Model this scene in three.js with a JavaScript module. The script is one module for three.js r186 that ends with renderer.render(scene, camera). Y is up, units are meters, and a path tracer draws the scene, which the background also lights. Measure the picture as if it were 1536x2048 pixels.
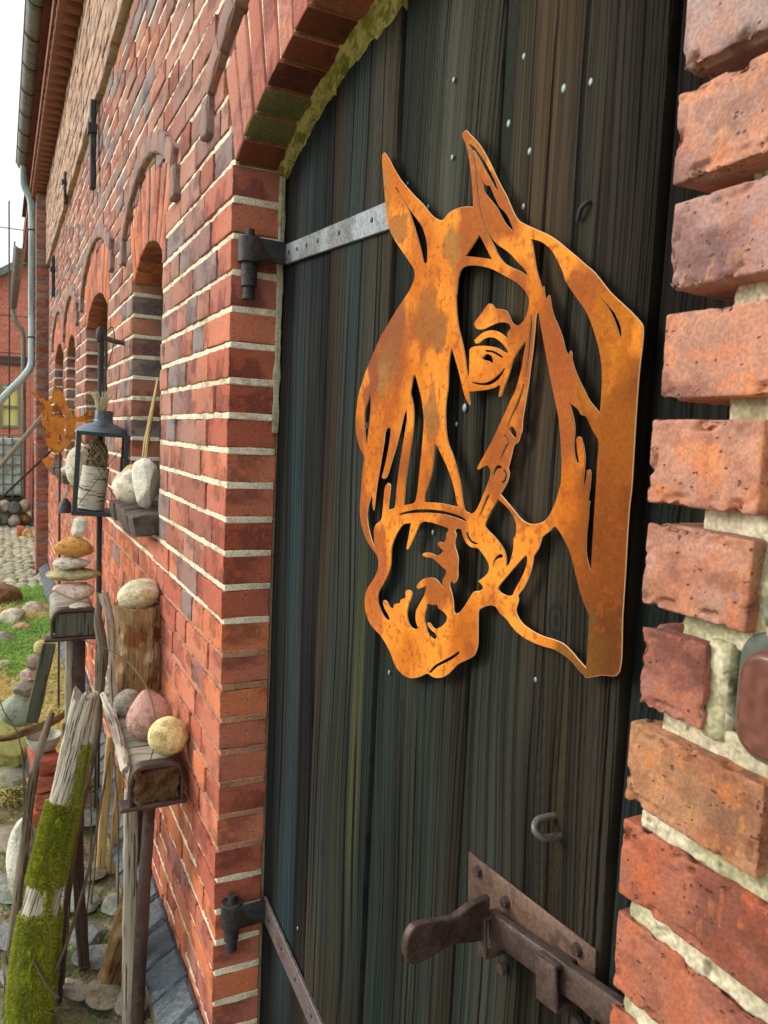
import * as THREE from 'three';
import { mergeGeometries, mergeVertices, toCreasedNormals } from 'three/addons/utils/BufferGeometryUtils.js';

// ---------------------------------------------------------------- camera, sky, sun, exposure
// x runs along the barn wall (the yard lies towards -x), y is up, z points out of the wall; wall face at z = 0
const scene = new THREE.Scene();
const camera = new THREE.PerspectiveCamera(67.17, 0.75, 0.02, 400);
camera.position.set(0, 1.6, 0.444);
camera.up.set(-0.10452, 0.99452, -0.00255);
camera.lookAt(-0.89045, 1.6 - 0.09472, 0.444 - 0.44511);
camera.focus = 1.25; camera.userData.fStop = 16;

const skyW = 128, skyH = 64, skyPix = new Float32Array(skyW * skyH * 4);
for (let j = 0; j < skyH; j++) for (let i = 0; i < skyW; i++) {
  const el = ((j + 0.5) / skyH - 0.5) * Math.PI, s = Math.max(0, Math.sin(el)), k = (j * skyW + i) * 4;
  const L = 0.62 + 0.36 * s;                                   // overcast: brighter towards the zenith
  skyPix[k] = L * 0.985; skyPix[k + 1] = L * 1.0; skyPix[k + 2] = L * 1.01; skyPix[k + 3] = 1;
}
const skyTex = new THREE.DataTexture(skyPix, skyW, skyH, THREE.RGBAFormat, THREE.FloatType);
skyTex.mapping = THREE.EquirectangularReflectionMapping; skyTex.magFilter = THREE.LinearFilter; skyTex.needsUpdate = true;
scene.background = skyTex; scene.environment = skyTex;

const sun = new THREE.DirectionalLight(0xfff4e6, 1.5);
sun.position.set(-6.5, 5.5, 8.5); sun.target.position.set(-1.5, 1, 0);
sun.castShadow = true; sun.shadow.radius = 55; sun.shadow.mapSize.set(2048, 2048);
Object.assign(sun.shadow.camera, { left: -14, right: 8, top: 10, bottom: -8, near: 0.5, far: 40 });
scene.add(sun, sun.target);

const renderer = new THREE.WebGLRenderer({ antialias: true });
renderer.toneMapping = THREE.LinearToneMapping;
renderer.toneMappingExposure = 1.72;
renderer.shadowMap.enabled = true; renderer.shadowMap.type = THREE.PCFSoftShadowMap;

// ---------------------------------------------------------------- helpers
const V = (x, y, z) => new THREE.Vector3(x, y, z);
function rng(seed) { let a = seed >>> 0; return () => { a = (a + 0x6D2B79F5) >>> 0; let t = Math.imul(a ^ (a >>> 15), 1 | a); t = (t + Math.imul(t ^ (t >>> 7), 61 | t)) ^ t; return ((t ^ (t >>> 14)) >>> 0) / 4294967296; }; }
const clamp = (v, a, b) => v < a ? a : v > b ? b : v, lerp = (a, b, t) => a + (b - a) * t;
const smooth = (a, b, v) => { const t = clamp((v - a) / (b - a), 0, 1); return t * t * (3 - 2 * t); };
function h3(x, y, z, s) { let n = Math.imul(x, 374761393) ^ Math.imul(y, 668265263) ^ Math.imul(z, 1440662683) ^ Math.imul(s + 7, 1274126177); n = Math.imul(n ^ (n >>> 13), 1274126177); n = Math.imul(n ^ (n >>> 15), 2246822519); return ((n ^ (n >>> 16)) >>> 0) / 4294967296; }
function vn(x, y, z, s = 0) {                                   // value noise in space, 0..1
  const X = Math.floor(x), Y = Math.floor(y), Z = Math.floor(z); let u = x - X, v = y - Y, w = z - Z;
  u = u * u * (3 - 2 * u); v = v * v * (3 - 2 * v); w = w * w * (3 - 2 * w);
  const a = lerp(lerp(h3(X, Y, Z, s), h3(X + 1, Y, Z, s), u), lerp(h3(X, Y + 1, Z, s), h3(X + 1, Y + 1, Z, s), u), v);
  const b = lerp(lerp(h3(X, Y, Z + 1, s), h3(X + 1, Y, Z + 1, s), u), lerp(h3(X, Y + 1, Z + 1, s), h3(X + 1, Y + 1, Z + 1, s), u), v);
  return lerp(a, b, w);
}
function fbm(x, y, z, o = 4, s = 0) { let a = 0.5, r = 0, t = 0; for (let i = 0; i < o; i++) { r += a * vn(x, y, z, s + i * 13); t += a; a *= 0.5; x *= 2.03; y *= 2.03; z *= 2.03; } return r / t; }
function pn(u, v, fx, fy, s = 0) {                              // periodic noise over the unit square
  let x = u * fx, y = v * fy; const X = Math.floor(x), Y = Math.floor(y); x -= X; y -= Y; x = x * x * (3 - 2 * x); y = y * y * (3 - 2 * y);
  const X0 = ((X % fx) + fx) % fx, X1 = (X0 + 1) % fx, Y0 = ((Y % fy) + fy) % fy, Y1 = (Y0 + 1) % fy;
  return lerp(lerp(h3(X0, Y0, 0, s), h3(X1, Y0, 0, s), x), lerp(h3(X0, Y1, 0, s), h3(X1, Y1, 0, s), x), y);
}
function pf(u, v, fx, fy, o = 4, s = 0) { let a = 0.5, r = 0, t = 0; for (let i = 0; i < o; i++) { r += a * pn(u, v, fx, fy, s + i * 17); t += a; a *= 0.52; fx *= 2; fy *= 2; } return r / t; }
const mix3 = (a, b, t) => [lerp(a[0], b[0], t), lerp(a[1], b[1], t), lerp(a[2], b[2], t)];
function tex(w, h, fn, srgb = true) {
  const d = new Uint8Array(w * h * 4);
  for (let j = 0; j < h; j++) for (let i = 0; i < w; i++) {
    const c = fn((i + 0.5) / w, (j + 0.5) / h), k = (j * w + i) * 4;
    if (typeof c === 'number') d[k] = d[k + 1] = d[k + 2] = clamp(c * 255, 0, 255); else { d[k] = clamp(c[0], 0, 255); d[k + 1] = clamp(c[1], 0, 255); d[k + 2] = clamp(c[2], 0, 255); }
    d[k + 3] = 255;
  }
  const t = new THREE.DataTexture(d, w, h, THREE.RGBAFormat);
  t.wrapS = t.wrapT = THREE.RepeatWrapping; t.magFilter = THREE.LinearFilter; t.minFilter = THREE.LinearMipmapLinearFilter; t.generateMipmaps = true;
  if (srgb) t.colorSpace = THREE.SRGBColorSpace;
  t.needsUpdate = true; return t;
}
const col = (r, g, b) => new THREE.Color().setRGB(r / 255, g / 255, b / 255, THREE.SRGBColorSpace);
const mat = (c, rough = 0.9, o = {}) => new (o.specularIntensity === undefined ? THREE.MeshStandardMaterial : THREE.MeshPhysicalMaterial)({ color: Array.isArray(c) ? col(...c) : c, roughness: rough, ...o });

function boxUV(g, s = 1, off = 0) {                             // uv in metres times s, by the way each face points
  if (g.index) g = g.toNonIndexed();
  const p = g.attributes.position, uv = new Float32Array(p.count * 2), a = V(), b = V(), c = V(), e = V(), f = V();
  for (let i = 0; i < p.count; i += 3) {
    a.fromBufferAttribute(p, i); b.fromBufferAttribute(p, i + 1); c.fromBufferAttribute(p, i + 2);
    e.subVectors(b, a); f.subVectors(c, a); e.cross(f); const X = Math.abs(e.x), Y = Math.abs(e.y), Z = Math.abs(e.z);
    [a, b, c].forEach((q, j) => { const k = (i + j) * 2; if (Z >= X && Z >= Y) { uv[k] = q.x; uv[k + 1] = q.y; } else if (X >= Y) { uv[k] = q.z; uv[k + 1] = q.y; } else { uv[k] = q.x; uv[k + 1] = q.z; } uv[k] = uv[k] * s + off; uv[k + 1] = uv[k + 1] * s + off * 1.7; });
  }
  g.setAttribute('uv', new THREE.BufferAttribute(uv, 2)); return g;
}
// box with worn, uneven edges; ax/ay/az: how many cells along each side; r: edge radius; amp: unevenness; chip: how much the edges crumble
function roughBox(w, h, d, n = [3, 2, 1], r = 0.004, amp = 0.002, seed = 0, chip = 0, opt = {}) {
  const H = [w / 2, h / 2, d / 2].map(v => v), R = Math.min(r, H[0] * 0.9, H[1] * 0.9, H[2] * 0.9);
  const axis = H.map((q, i) => { const a = [-q]; for (let k = 0; k <= n[i]; k++) a.push(lerp(-q + R, q - R, k / n[i])); a.push(q); return a; });
  const pos = [], idx = [];
  const face = (i, j, k, s) => {                                // face with normal axis k, sign s
    const A = axis[i], B = axis[j], base = pos.length / 3;
    for (const b of B) for (const a of A) { const q = [0, 0, 0]; q[i] = a; q[j] = b; q[k] = s * H[k]; pos.push(...q); }
    for (let y = 0; y < B.length - 1; y++) for (let x = 0; x < A.length - 1; x++) { const o = base + y * A.length + x, p = o + A.length; s > 0 ? idx.push(o, o + 1, p + 1, o, p + 1, p) : idx.push(o, p + 1, o + 1, o, p, p + 1); }
  };
  face(0, 1, 2, 1); if (!opt.noBack) face(0, 1, 2, -1); face(1, 2, 0, 1); face(1, 2, 0, -1); face(2, 0, 1, 1); face(2, 0, 1, -1);
  const ff = opt.freq || 30;
  for (let i = 0; i < pos.length; i += 3) {
    const p = [pos[i], pos[i + 1], pos[i + 2]], q = p.map((v, k) => clamp(v, -H[k] + R, H[k] - R)); let dx = p.map((v, k) => v - q[k]); const L = Math.hypot(...dx) || 1; dx = dx.map(v => v / L);
    const edge = smooth(1.02, 1.6, Math.abs(dx[0]) + Math.abs(dx[1]) + Math.abs(dx[2]));
    let m = (fbm(p[0] * ff, p[1] * ff, p[2] * ff, opt.oct || 2, seed) - 0.5) * 2 * amp;
    if (chip) { const near = [0, 1, 2].filter(k => H[k] - Math.abs(p[k]) < chip * 1.6).length; if (near >= 2) m -= chip * smooth(0.5, 0.8, fbm(p[0] * 62 + 9, p[1] * 62, p[2] * 62, 3, seed + 5)) * 1.2; if (opt.pit) m -= opt.pit * smooth(0.68, 0.8, fbm(p[0] * 140, p[1] * 140, p[2] * 140, 2, seed + 9)); }
    for (let k = 0; k < 3; k++) pos[i + k] = q[k] + dx[k] * (R * (1 - edge * 0.12) + m);
  }
  let g = new THREE.BufferGeometry(); g.setAttribute('position', new THREE.Float32BufferAttribute(pos, 3)); g.setIndex(idx);
  g = mergeVertices(g, 1e-5);
  if (opt.smooth) { g.computeVertexNormals(); g = g.toNonIndexed(); } else g = toCreasedNormals(g, 0.55);
  return boxUV(g, opt.uv || 2, h3(seed, 3, 1, 2) * 0.9);
}
// tube along points with a radius at each; bark: unevenness; ell: flattening
function limb(pts, rad, o = {}) {
  const seg = o.seg || 24, rs = o.rs || 10, curve = new THREE.CatmullRomCurve3(pts.map(p => V(...p)), false, 'centripetal');
  const fr = curve.computeFrenetFrames(seg, false), pos = [], idx = [], uv = [], s = o.seed || 1, len = curve.getLength();
  for (let i = 0; i <= seg; i++) {
    const t = i / seg, c = curve.getPointAt(t), f = t * (rad.length - 1), a = Math.min(Math.floor(f), rad.length - 2), r = lerp(rad[a], rad[a + 1], f - a);
    for (let j = 0; j <= rs; j++) {
      const th = (j % rs) / rs * Math.PI * 2, cx = Math.cos(th) * (o.ell || 1), cy = Math.sin(th);
      const n = (fbm(Math.cos(th) * (o.fa || 2) + s * 3.1, Math.sin(th) * (o.fa || 2), t * len * (o.fl || 12), 3, s) - 0.5) * 2 * (o.bark || 0.15) + ((o.knot || 0) * smooth(0.7, 0.85, vn(Math.cos(th) * 1.3 + s, Math.sin(th) * 1.3, t * len * 9, s + 4)));
      const R = r * (1 + n); pos.push(c.x + (fr.normals[i].x * cx + fr.binormals[i].x * cy) * R, c.y + (fr.normals[i].y * cx + fr.binormals[i].y * cy) * R, c.z + (fr.normals[i].z * cx + fr.binormals[i].z * cy) * R);
      uv.push(j / rs * 2 * Math.PI * r * (o.uv || 2), t * len * (o.uv || 2));
    }
  }
  for (let i = 0; i < seg; i++) for (let j = 0; j < rs; j++) { const a = i * (rs + 1) + j, b = a + rs + 1; idx.push(a, a + 1, b, b, a + 1, b + 1); }
  if (o.jag) for (let i = seg - 2; i <= seg; i++) for (let j = 0; j <= rs; j++) { const k = (i * (rs + 1) + j) * 3, n = (vn((j % rs) * 0.8, s, 2, s) - 0.45) * o.jag * (i - seg + 3) / 3, t = fr.tangents[i]; pos[k] += t.x * n; pos[k + 1] += t.y * n; pos[k + 2] += t.z * n; }
  for (const e of [0, seg]) {                                   // caps
    const c = curve.getPointAt(e / seg), k = pos.length / 3; pos.push(c.x, c.y, c.z); uv.push(0, 0);
    for (let j = 0; j < rs; j++) { const a = e * (rs + 1) + j; e ? idx.push(k, a, a + 1) : idx.push(k, a + 1, a); }
  }
  const g = new THREE.BufferGeometry(); g.setAttribute('position', new THREE.Float32BufferAttribute(pos, 3)); g.setAttribute('uv', new THREE.Float32BufferAttribute(uv, 2)); g.setIndex(idx);
  // one shared seam column so that shading closes
  const ng = toCreasedNormals(g, o.crease || 0.9); return ng;
}
// a stone: sphere pushed about by noise and cut flat by a few planes
function stoneGeo(sx, sy, sz, seed, o = {}) {
  let g = new THREE.IcosahedronGeometry(1, o.det || 12); g.deleteAttribute('uv'); g.deleteAttribute('normal'); g = mergeVertices(g, 1e-4);
  const R = rng(seed * 77 + 5), P = g.attributes.position, cuts = []; for (let i = 0; i < (o.cuts || 0); i++) cuts.push([V(R() * 2 - 1, (R() * 2 - 1) * 0.8, R() * 2 - 1).normalize(), lerp(0.55, 0.85, R())]);
  const v = V();
  for (let i = 0; i < P.count; i++) {
    v.fromBufferAttribute(P, i); const n = fbm(v.x * 1.1 + seed, v.y * 1.1, v.z * 1.1, 2, seed) - 0.5, m = fbm(v.x * 5 + seed, v.y * 5, v.z * 5, 3, seed + 3) - 0.5;
    if (o.taper) { const k = 1 - o.taper * v.y; v.x *= k; v.z *= k; }
    v.multiplyScalar(1 + n * (o.lump ?? 0.35) + m * (o.rough ?? 0.06));
    for (const [q, d] of cuts) { const k = v.dot(q) - d; if (k > 0) v.addScaledVector(q, -k * 0.93); }
    P.setXYZ(i, v.x * sx, v.y * sy, v.z * sz);
  }
  g.computeVertexNormals(); g = o.cuts ? toCreasedNormals(g, 0.6) : g.toNonIndexed(); return boxUV(g, 3, R());
}
function place(g, x, y, z, rx = 0, ry = 0, rz = 0) { return g.applyMatrix4(new THREE.Matrix4().compose(V(x, y, z), new THREE.Quaternion().setFromEuler(new THREE.Euler(rx, ry, rz, 'YXZ')), V(1, 1, 1))); }
const bar = (x0, y0, z0, x1, y1, z1) => new THREE.BoxGeometry(x1 - x0, y1 - y0, z1 - z0).translate((x0 + x1) / 2, (y0 + y1) / 2, (z0 + z1) / 2);
const rod = (a, b, r, n = 10) => { const A = V(...a), B = V(...b), d = B.clone().sub(A), g = new THREE.CylinderGeometry(r, r, d.length(), n); g.applyQuaternion(new THREE.Quaternion().setFromUnitVectors(V(0, 1, 0), d.clone().normalize())); return g.translate((A.x + B.x) / 2, (A.y + B.y) / 2, (A.z + B.z) / 2); };
const tubeOf = (pts, r, n = 24, k = 8, closed = false) => new THREE.TubeGeometry(new THREE.CatmullRomCurve3(pts.map(p => V(...p)), closed), n, r, k, closed);
function flatten(list) { return mergeGeometries(list.map(g => { g = g.index ? g.toNonIndexed() : g; for (const k of Object.keys(g.attributes)) if (!['position', 'normal', 'uv', 'color'].includes(k)) g.deleteAttribute(k); if (!g.attributes.uv) boxUV(g); g.morphAttributes = {}; return g; })); }

const taken = {};
function numbered(n) { const k = taken[n] = (taken[n] ?? -1) + 1; return k ? `${n}_${String(k).padStart(3, '0')}` : n; }
function mesh(name, g, m, parent) { if (Array.isArray(g)) g = flatten(g); const o = new THREE.Mesh(g, m); o.name = name; o.castShadow = o.receiveShadow = true; if (parent) parent.add(o); return o; }
function thing(name, label, category, group, at) { const o = new THREE.Group(); o.name = numbered(name); o.userData = { label, category }; if (group) o.userData.group = group; if (at) o.position.set(...at); scene.add(o); return o; }
function solo(name, label, category, g, m, group, at) { const o = mesh(numbered(name), g, m, scene); o.userData = { label, category }; if (group) o.userData.group = group; if (at) o.position.set(...at); return o; }
function struct(name, g, m) { const o = mesh(name, g, m, scene); o.userData = { kind: 'structure' }; return o; }

// ---------------------------------------------------------------- textures and materials
const brickMap = tex(1024, 1024, (u, v) => {                    // half a metre square: fired skin, orange flakes, lime specks, pits
  let c = mix3([214, 202, 198], [255, 244, 236], pf(u, v, 5, 5, 5, 1));
  c = mix3(c, [170, 152, 154], smooth(0.48, 0.68, pf(u, v, 7, 9, 5, 31)) * 0.8);
  c = mix3(c, [255, 216, 176], smooth(0.6, 0.7, pf(u, v, 14, 20, 4, 11)) * 0.6);
  c = mix3(c, [255, 236, 190], smooth(0.7, 0.76, pf(u, v, 60, 24, 3, 23)) * 0.55);
  c = mix3(c, [120, 92, 86], smooth(0.8, 0.84, pf(u, v, 90, 120, 3, 41)) * 0.5);
  const f = 0.9 + 0.2 * pn(u, v, 300, 300, 5); return [c[0] * f, c[1] * f, c[2] * f];
});
const brickBump = tex(1024, 1024, (u, v) => 0.55 + 0.35 * (pf(u, v, 16, 16, 5, 3) - 0.5) + 0.05 * (pn(u, v, 256, 256, 8) - 0.5) - 0.4 * smooth(0.77, 0.82, pf(u, v, 90, 120, 3, 41)), false);
const mortarMap = tex(512, 512, (u, v) => { let c = mix3([218, 214, 200], [252, 250, 240], pf(u, v, 8, 8, 5, 2)); c = mix3(c, [168, 164, 138], smooth(0.58, 0.72, pf(u, v, 11, 11, 4, 9)) * 0.55); const f = 0.86 + 0.28 * pn(u, v, 200, 200, 3); return [c[0] * f, c[1] * f, c[2] * f]; });
const grainBump = tex(512, 512, (u, v) => 0.5 + 0.5 * (pf(u, v, 40, 40, 4, 6) - 0.5), false);
const stoneMap = tex(512, 512, (u, v) => { const a = pf(u, v, 6, 6, 5, 4), b = pn(u, v, 180, 180, 8), k = pf(u, v, 20, 20, 3, 14); let c = mix3([190, 188, 182], [255, 254, 248], smooth(0.2, 0.7, a)); c = mix3(c, [150, 148, 138], smooth(0.6, 0.75, k) * 0.5); const f = 0.84 + 0.3 * b; return [c[0] * f, c[1] * f, c[2] * f]; });
const lichenMap = tex(512, 512, (u, v) => { let c = mix3([204, 202, 192], [252, 250, 240], pf(u, v, 8, 8, 5, 4)); c = mix3(c, [146, 158, 92], smooth(0.5, 0.68, pf(u, v, 5, 5, 5, 24)) * 0.7); c = mix3(c, [196, 160, 96], smooth(0.62, 0.7, pf(u, v, 6, 6, 4, 44)) * 0.7); const f = 0.84 + 0.3 * pn(u, v, 190, 190, 8); return [c[0] * f, c[1] * f, c[2] * f]; });
const rustMap = tex(512, 512, (u, v) => { let c = mix3([206, 118, 42], [238, 156, 64], pf(u, v, 6, 6, 5, 5)); c = mix3(c, [130, 74, 40], smooth(0.55, 0.75, pf(u, v, 9, 9, 4, 21)) * 0.8); const f = 0.84 + 0.3 * pn(u, v, 220, 220, 8); return [c[0] * f, c[1] * f, c[2] * f]; });
const ironMap = tex(512, 512, (u, v) => { let c = mix3([190, 186, 184], [236, 232, 228], pf(u, v, 9, 9, 5, 6)); c = mix3(c, [178, 118, 84], smooth(0.56, 0.72, pf(u, v, 12, 12, 4, 26)) * 0.6); const f = 0.8 + 0.36 * pn(u, v, 170, 170, 8); return [c[0] * f, c[1] * f, c[2] * f]; });
const woodMap = tex(512, 1024, (u, v) => { const g = pf(u, v, 60, 3, 3, 7), k = pf(u, v, 14, 2, 4, 17); let c = mix3([120, 112, 100], [250, 246, 238], g * 0.65 + k * 0.45); c = mix3(c, [70, 60, 50], smooth(0.66, 0.76, pf(u, v, 90, 4, 3, 27)) * 0.8); return c; });
const woodBump = tex(512, 1024, (u, v) => 0.5 + 0.6 * (pf(u, v, 60, 3, 3, 7) - 0.5) - 0.4 * smooth(0.64, 0.76, pf(u, v, 90, 4, 3, 27)), false);
const barkMap = tex(512, 512, (u, v) => { let c = mix3([120, 98, 70], [236, 218, 180], pf(u, v, 14, 6, 5, 7)); c = mix3(c, [226, 222, 212], smooth(0.54, 0.64, pf(u, v, 6, 5, 5, 57)) * 0.85); c = mix3(c, [146, 92, 54], smooth(0.56, 0.68, pf(u, v, 5, 5, 5, 77)) * 0.8); c = mix3(c, [92, 76, 58], smooth(0.7, 0.76, pf(u, v, 40, 12, 3, 87)) * 0.5); return c; });
const mossTex = tex(512, 512, (u, v) => { let c = mix3([92, 108, 18], [168, 178, 52], pf(u, v, 30, 30, 4, 8)); c = mix3(c, [134, 114, 36], smooth(0.55, 0.7, pf(u, v, 8, 8, 4, 18)) * 0.6); return c; });
const coarse = { bumpMap: grainBump, bumpScale: 0.004 };
const stone = (c, o = {}) => mat(c, 0.9, { map: o.lichen ? lichenMap : stoneMap, bumpMap: grainBump, bumpScale: 0.003 });
const M = {
  mortar: mat([246, 240, 224], 0.97, { map: mortarMap, bumpMap: grainBump, bumpScale: 0.004 }),
  heroMortar: mat([240, 236, 220], 1, { map: tex(512, 512, (u, v) => { let c = mix3([190, 184, 164], [250, 248, 236], pf(u, v, 9, 9, 5, 2)); c = mix3(c, [150, 152, 116], smooth(0.52, 0.7, pf(u, v, 6, 6, 5, 9)) * 0.6); c = mix3(c, [110, 100, 84], smooth(0.66, 0.74, pf(u, v, 30, 30, 3, 19)) * 0.6); const f = 0.84 + 0.3 * pn(u, v, 220, 220, 3); return [c[0] * f, c[1] * f, c[2] * f]; }), bumpMap: grainBump, bumpScale: 0.006 }),
  redMortar: mat([196, 146, 122], 0.97, { map: mortarMap, bumpMap: grainBump, bumpScale: 0.004 }),
  core: mat([150, 132, 108], 0.98, { map: mortarMap, ...coarse }),
  iron: mat([74, 76, 80], 0.6, { map: ironMap, metalness: 0.35, bumpMap: grainBump, bumpScale: 0.002 }),
  zinc: mat([140, 158, 150], 0.45, { map: ironMap, metalness: 0.35 }),
  paleIron: mat([140, 150, 158], 0.55, { map: stoneMap, metalness: 0.3, bumpMap: grainBump, bumpScale: 0.004 }),
  brownIron: mat([92, 76, 72], 0.5, { map: stoneMap, metalness: 0.25, bumpMap: grainBump, bumpScale: 0.002 }),
  rust: mat([255, 255, 255], 0.85, { map: rustMap, bumpMap: grainBump, bumpScale: 0.002 }),
  greyWood: mat([204, 202, 190], 0.9, { map: woodMap, bumpMap: woodBump, bumpScale: 0.006 }),
  darkWood: mat([96, 84, 70], 0.9, { map: woodMap, bumpMap: woodBump, bumpScale: 0.006 }),
  yellowWood: mat([244, 212, 150], 0.85, { map: woodMap, bumpMap: woodBump, bumpScale: 0.003 }),
  rotWood: mat([168, 148, 112], 0.95, { map: barkMap, bumpMap: woodBump, bumpScale: 0.012 }),
  bark: mat([212, 196, 168], 0.95, { map: barkMap, bumpMap: woodBump, bumpScale: 0.008 }),
  stick: mat([142, 132, 116], 0.9, { map: woodMap, bumpMap: woodBump, bumpScale: 0.004 }),
  moss: mat([255, 255, 255], 1, { map: mossTex, bumpMap: grainBump, bumpScale: 0.02, specularIntensity: 0.1 }),
  teal: mat([58, 82, 84], 0.45, { map: ironMap, metalness: 0.2 }),
  straw: mat([176, 160, 118], 0.95), tar: mat([82, 96, 108], 0.5, { map: stoneMap, bumpMap: grainBump, bumpScale: 0.006 }),
  frame: mat([96, 124, 92], 0.7, { map: woodMap }), pane: new THREE.MeshPhysicalMaterial({ color: 0x1a2020, roughness: 0.08, metalness: 0 }),
};
// brick colours; each is one firing
const firings = [[202, 130, 106], [188, 122, 106], [214, 140, 110], [170, 120, 112], [158, 132, 128], [220, 140, 100], [194, 138, 122], [156, 140, 142], [188, 110, 88], [208, 150, 130]].map(c => mat(c, 0.92, { map: brickMap, bumpMap: brickBump, bumpScale: 0.003 }));
const weathered = [[178, 130, 114], [166, 122, 112], [190, 140, 120], [158, 126, 120], [150, 136, 134], [194, 132, 106], [172, 136, 126], [148, 142, 144], [168, 110, 94], [188, 146, 132]].map(c => mat(c, 0.92, { map: brickMap, bumpMap: brickBump, bumpScale: 0.003 }));
const palette = weathered.map(m => m.color), redPalette = firings.map(m => m.color);

// ---------------------------------------------------------------- the brick barn
const barn = thing('brick_barn', 'long red brick barn with arched windows, zinc gutter and arched doorway', 'barn');
const PITCH = 0.0767, BED0 = 1.635, XL = -1.672, XR = -0.437;   // course height, height of one bed joint, the two door jambs
const ARC = { x: (XL + XR) / 2, half: (XR - XL) / 2, spring: 2.163, rise: 0.132 };
ARC.r = (ARC.half ** 2 + ARC.rise ** 2) / (2 * ARC.rise); ARC.y = ARC.spring + ARC.rise - ARC.r;
const windows = [[-3.065, -2.478, 2.13, 0.085, 1.335], [-4.84, -3.845, 2.155, 0.115, 1.3], [-6.29, -5.555, 2.12, 0.1, 1.28], [-7.74, -6.665, 2.15, 0.12, 1.27]].map(([a, b, s, rise, sill]) => { const half = (b - a) / 2, r = (half * half + rise * rise) / (2 * rise); return { x: (a + b) / 2, a, b, half, spring: s, rise, r, y: s + rise - r, sill }; });
const WEST = -12.6, EAST = 2.6, TOP = 4.1, BAND = 3.16, RING = 0.245;
function blocked(y, ring = RING) {                              // stretches of a course that belong to openings and their arches
  const out = [];
  const arch = (o, bottom) => {
    if (y < bottom) return;
    if (y < o.spring - 0.02) { out.push([o.x - o.half, o.x + o.half]); return; }
    const R = o.r + ring, d = y - o.y; if (d < R) { const half = Math.min(Math.sqrt(R * R - d * d), (o.half) * (R / o.r) + 0.01); const lim = o.half + ring * 0.42 * clamp((y - o.spring) / (ring * 0.9), 0, 1); if (half > 0) out.push([o.x - Math.min(half, lim), o.x + Math.min(half, lim)]); }
  };
  arch(ARC, -1); windows.forEach(w => arch(w, w.sill - 0.075));
  return out;
}
function cut(a, b, gaps) { let s = [[a, b]]; for (const [p, q] of gaps) s = s.flatMap(([x, y]) => q <= x || p >= y ? [[x, y]] : [[x, p], [q, y]].filter(([m, n]) => n - m > 0.002)); return s; }

// masonry behind the bricks, with real openings
{
  const sh = new THREE.Shape(); sh.moveTo(WEST, -0.3);
  const o = 0.009; sh.lineTo(XL - o, -0.3); sh.lineTo(XL - o, ARC.spring);
  const a0 = Math.asin(ARC.half / ARC.r); for (let i = 0; i <= 24; i++) { const a = lerp(-a0, a0, i / 24); sh.lineTo(ARC.x + Math.sin(a) * (ARC.r + o), ARC.y + Math.cos(a) * (ARC.r + o)); }
  sh.lineTo(XR + 0.03, ARC.spring); sh.lineTo(XR + 0.03, 2.13); sh.lineTo(XR + 0.42, 2.13); sh.lineTo(XR + 0.42, 0.95); sh.lineTo(XR + 0.03, 0.95); sh.lineTo(XR + 0.03, -0.3); sh.lineTo(EAST, -0.3); sh.lineTo(EAST, TOP); sh.lineTo(WEST, TOP);
  for (const w of windows) { const p = new THREE.Path(); p.moveTo(w.a - o, w.sill - 0.08); p.lineTo(w.b + o, w.sill - 0.08); p.lineTo(w.b + o, w.spring); const b0 = Math.asin(w.half / w.r); for (let i = 1; i < 12; i++) { const a = lerp(b0, -b0, i / 12); p.lineTo(w.x + Math.sin(a) * (w.r + o), w.y + Math.cos(a) * (w.r + o)); } p.lineTo(w.a - o, w.spring); sh.holes.push(p); }
  const g = new THREE.ExtrudeGeometry(sh, { depth: 0.34, bevelEnabled: false }); g.translate(0, 0, -0.353); mesh('wall_core', boxUV(g, 2), M.core, barn);
}
// brick shapes: a few worn variants of stretchers and headers
const BD = 0.112, unit = [0, 1].map(t => Array.from({ length: 8 }, (_, i) => roughBox(t ? 0.115 : 0.24, PITCH - 0.0125, BD, t ? [2, 2, 1] : [4, 2, 1], 0.003, 0.0022, i + t * 20, 0, { freq: 38, noBack: true })));
const fine = [0, 1].map(t => Array.from({ length: 10 }, (_, i) => roughBox(t ? 0.115 : 0.24, PITCH - 0.0125, BD, t ? [12, 9, 6] : [24, 9, 6], 0.002, 0.002, i + t * 20 + 200, 0.0035, { freq: 30, oct: 4, noBack: true, smooth: true, pit: 0.0006 })));
const R0 = rng(11), fieldBricks = [], nearBricks = [], mortarBits = [], lowBits = [];
const shade = (g, c) => { const n = g.attributes.position.count, a = new Float32Array(n * 3); for (let i = 0; i < n; i++) { a[i * 3] = c.r; a[i * 3 + 1] = c.g; a[i * 3 + 2] = c.b; } g.setAttribute('color', new THREE.BufferAttribute(a, 3)); return g; };
function pick(R, y) { const v = R(); if (y > 1.55) return v < 0.24 ? [3, 4, 6, 7][Math.floor(R() * 4)] : v < 0.55 ? [0, 1, 2, 6, 8, 9][Math.floor(R() * 6)] : Math.floor(R() * 10); return v < 0.72 ? [0, 2, 5, 8][Math.floor(R() * 4)] : Math.floor(R() * 10); }
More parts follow.
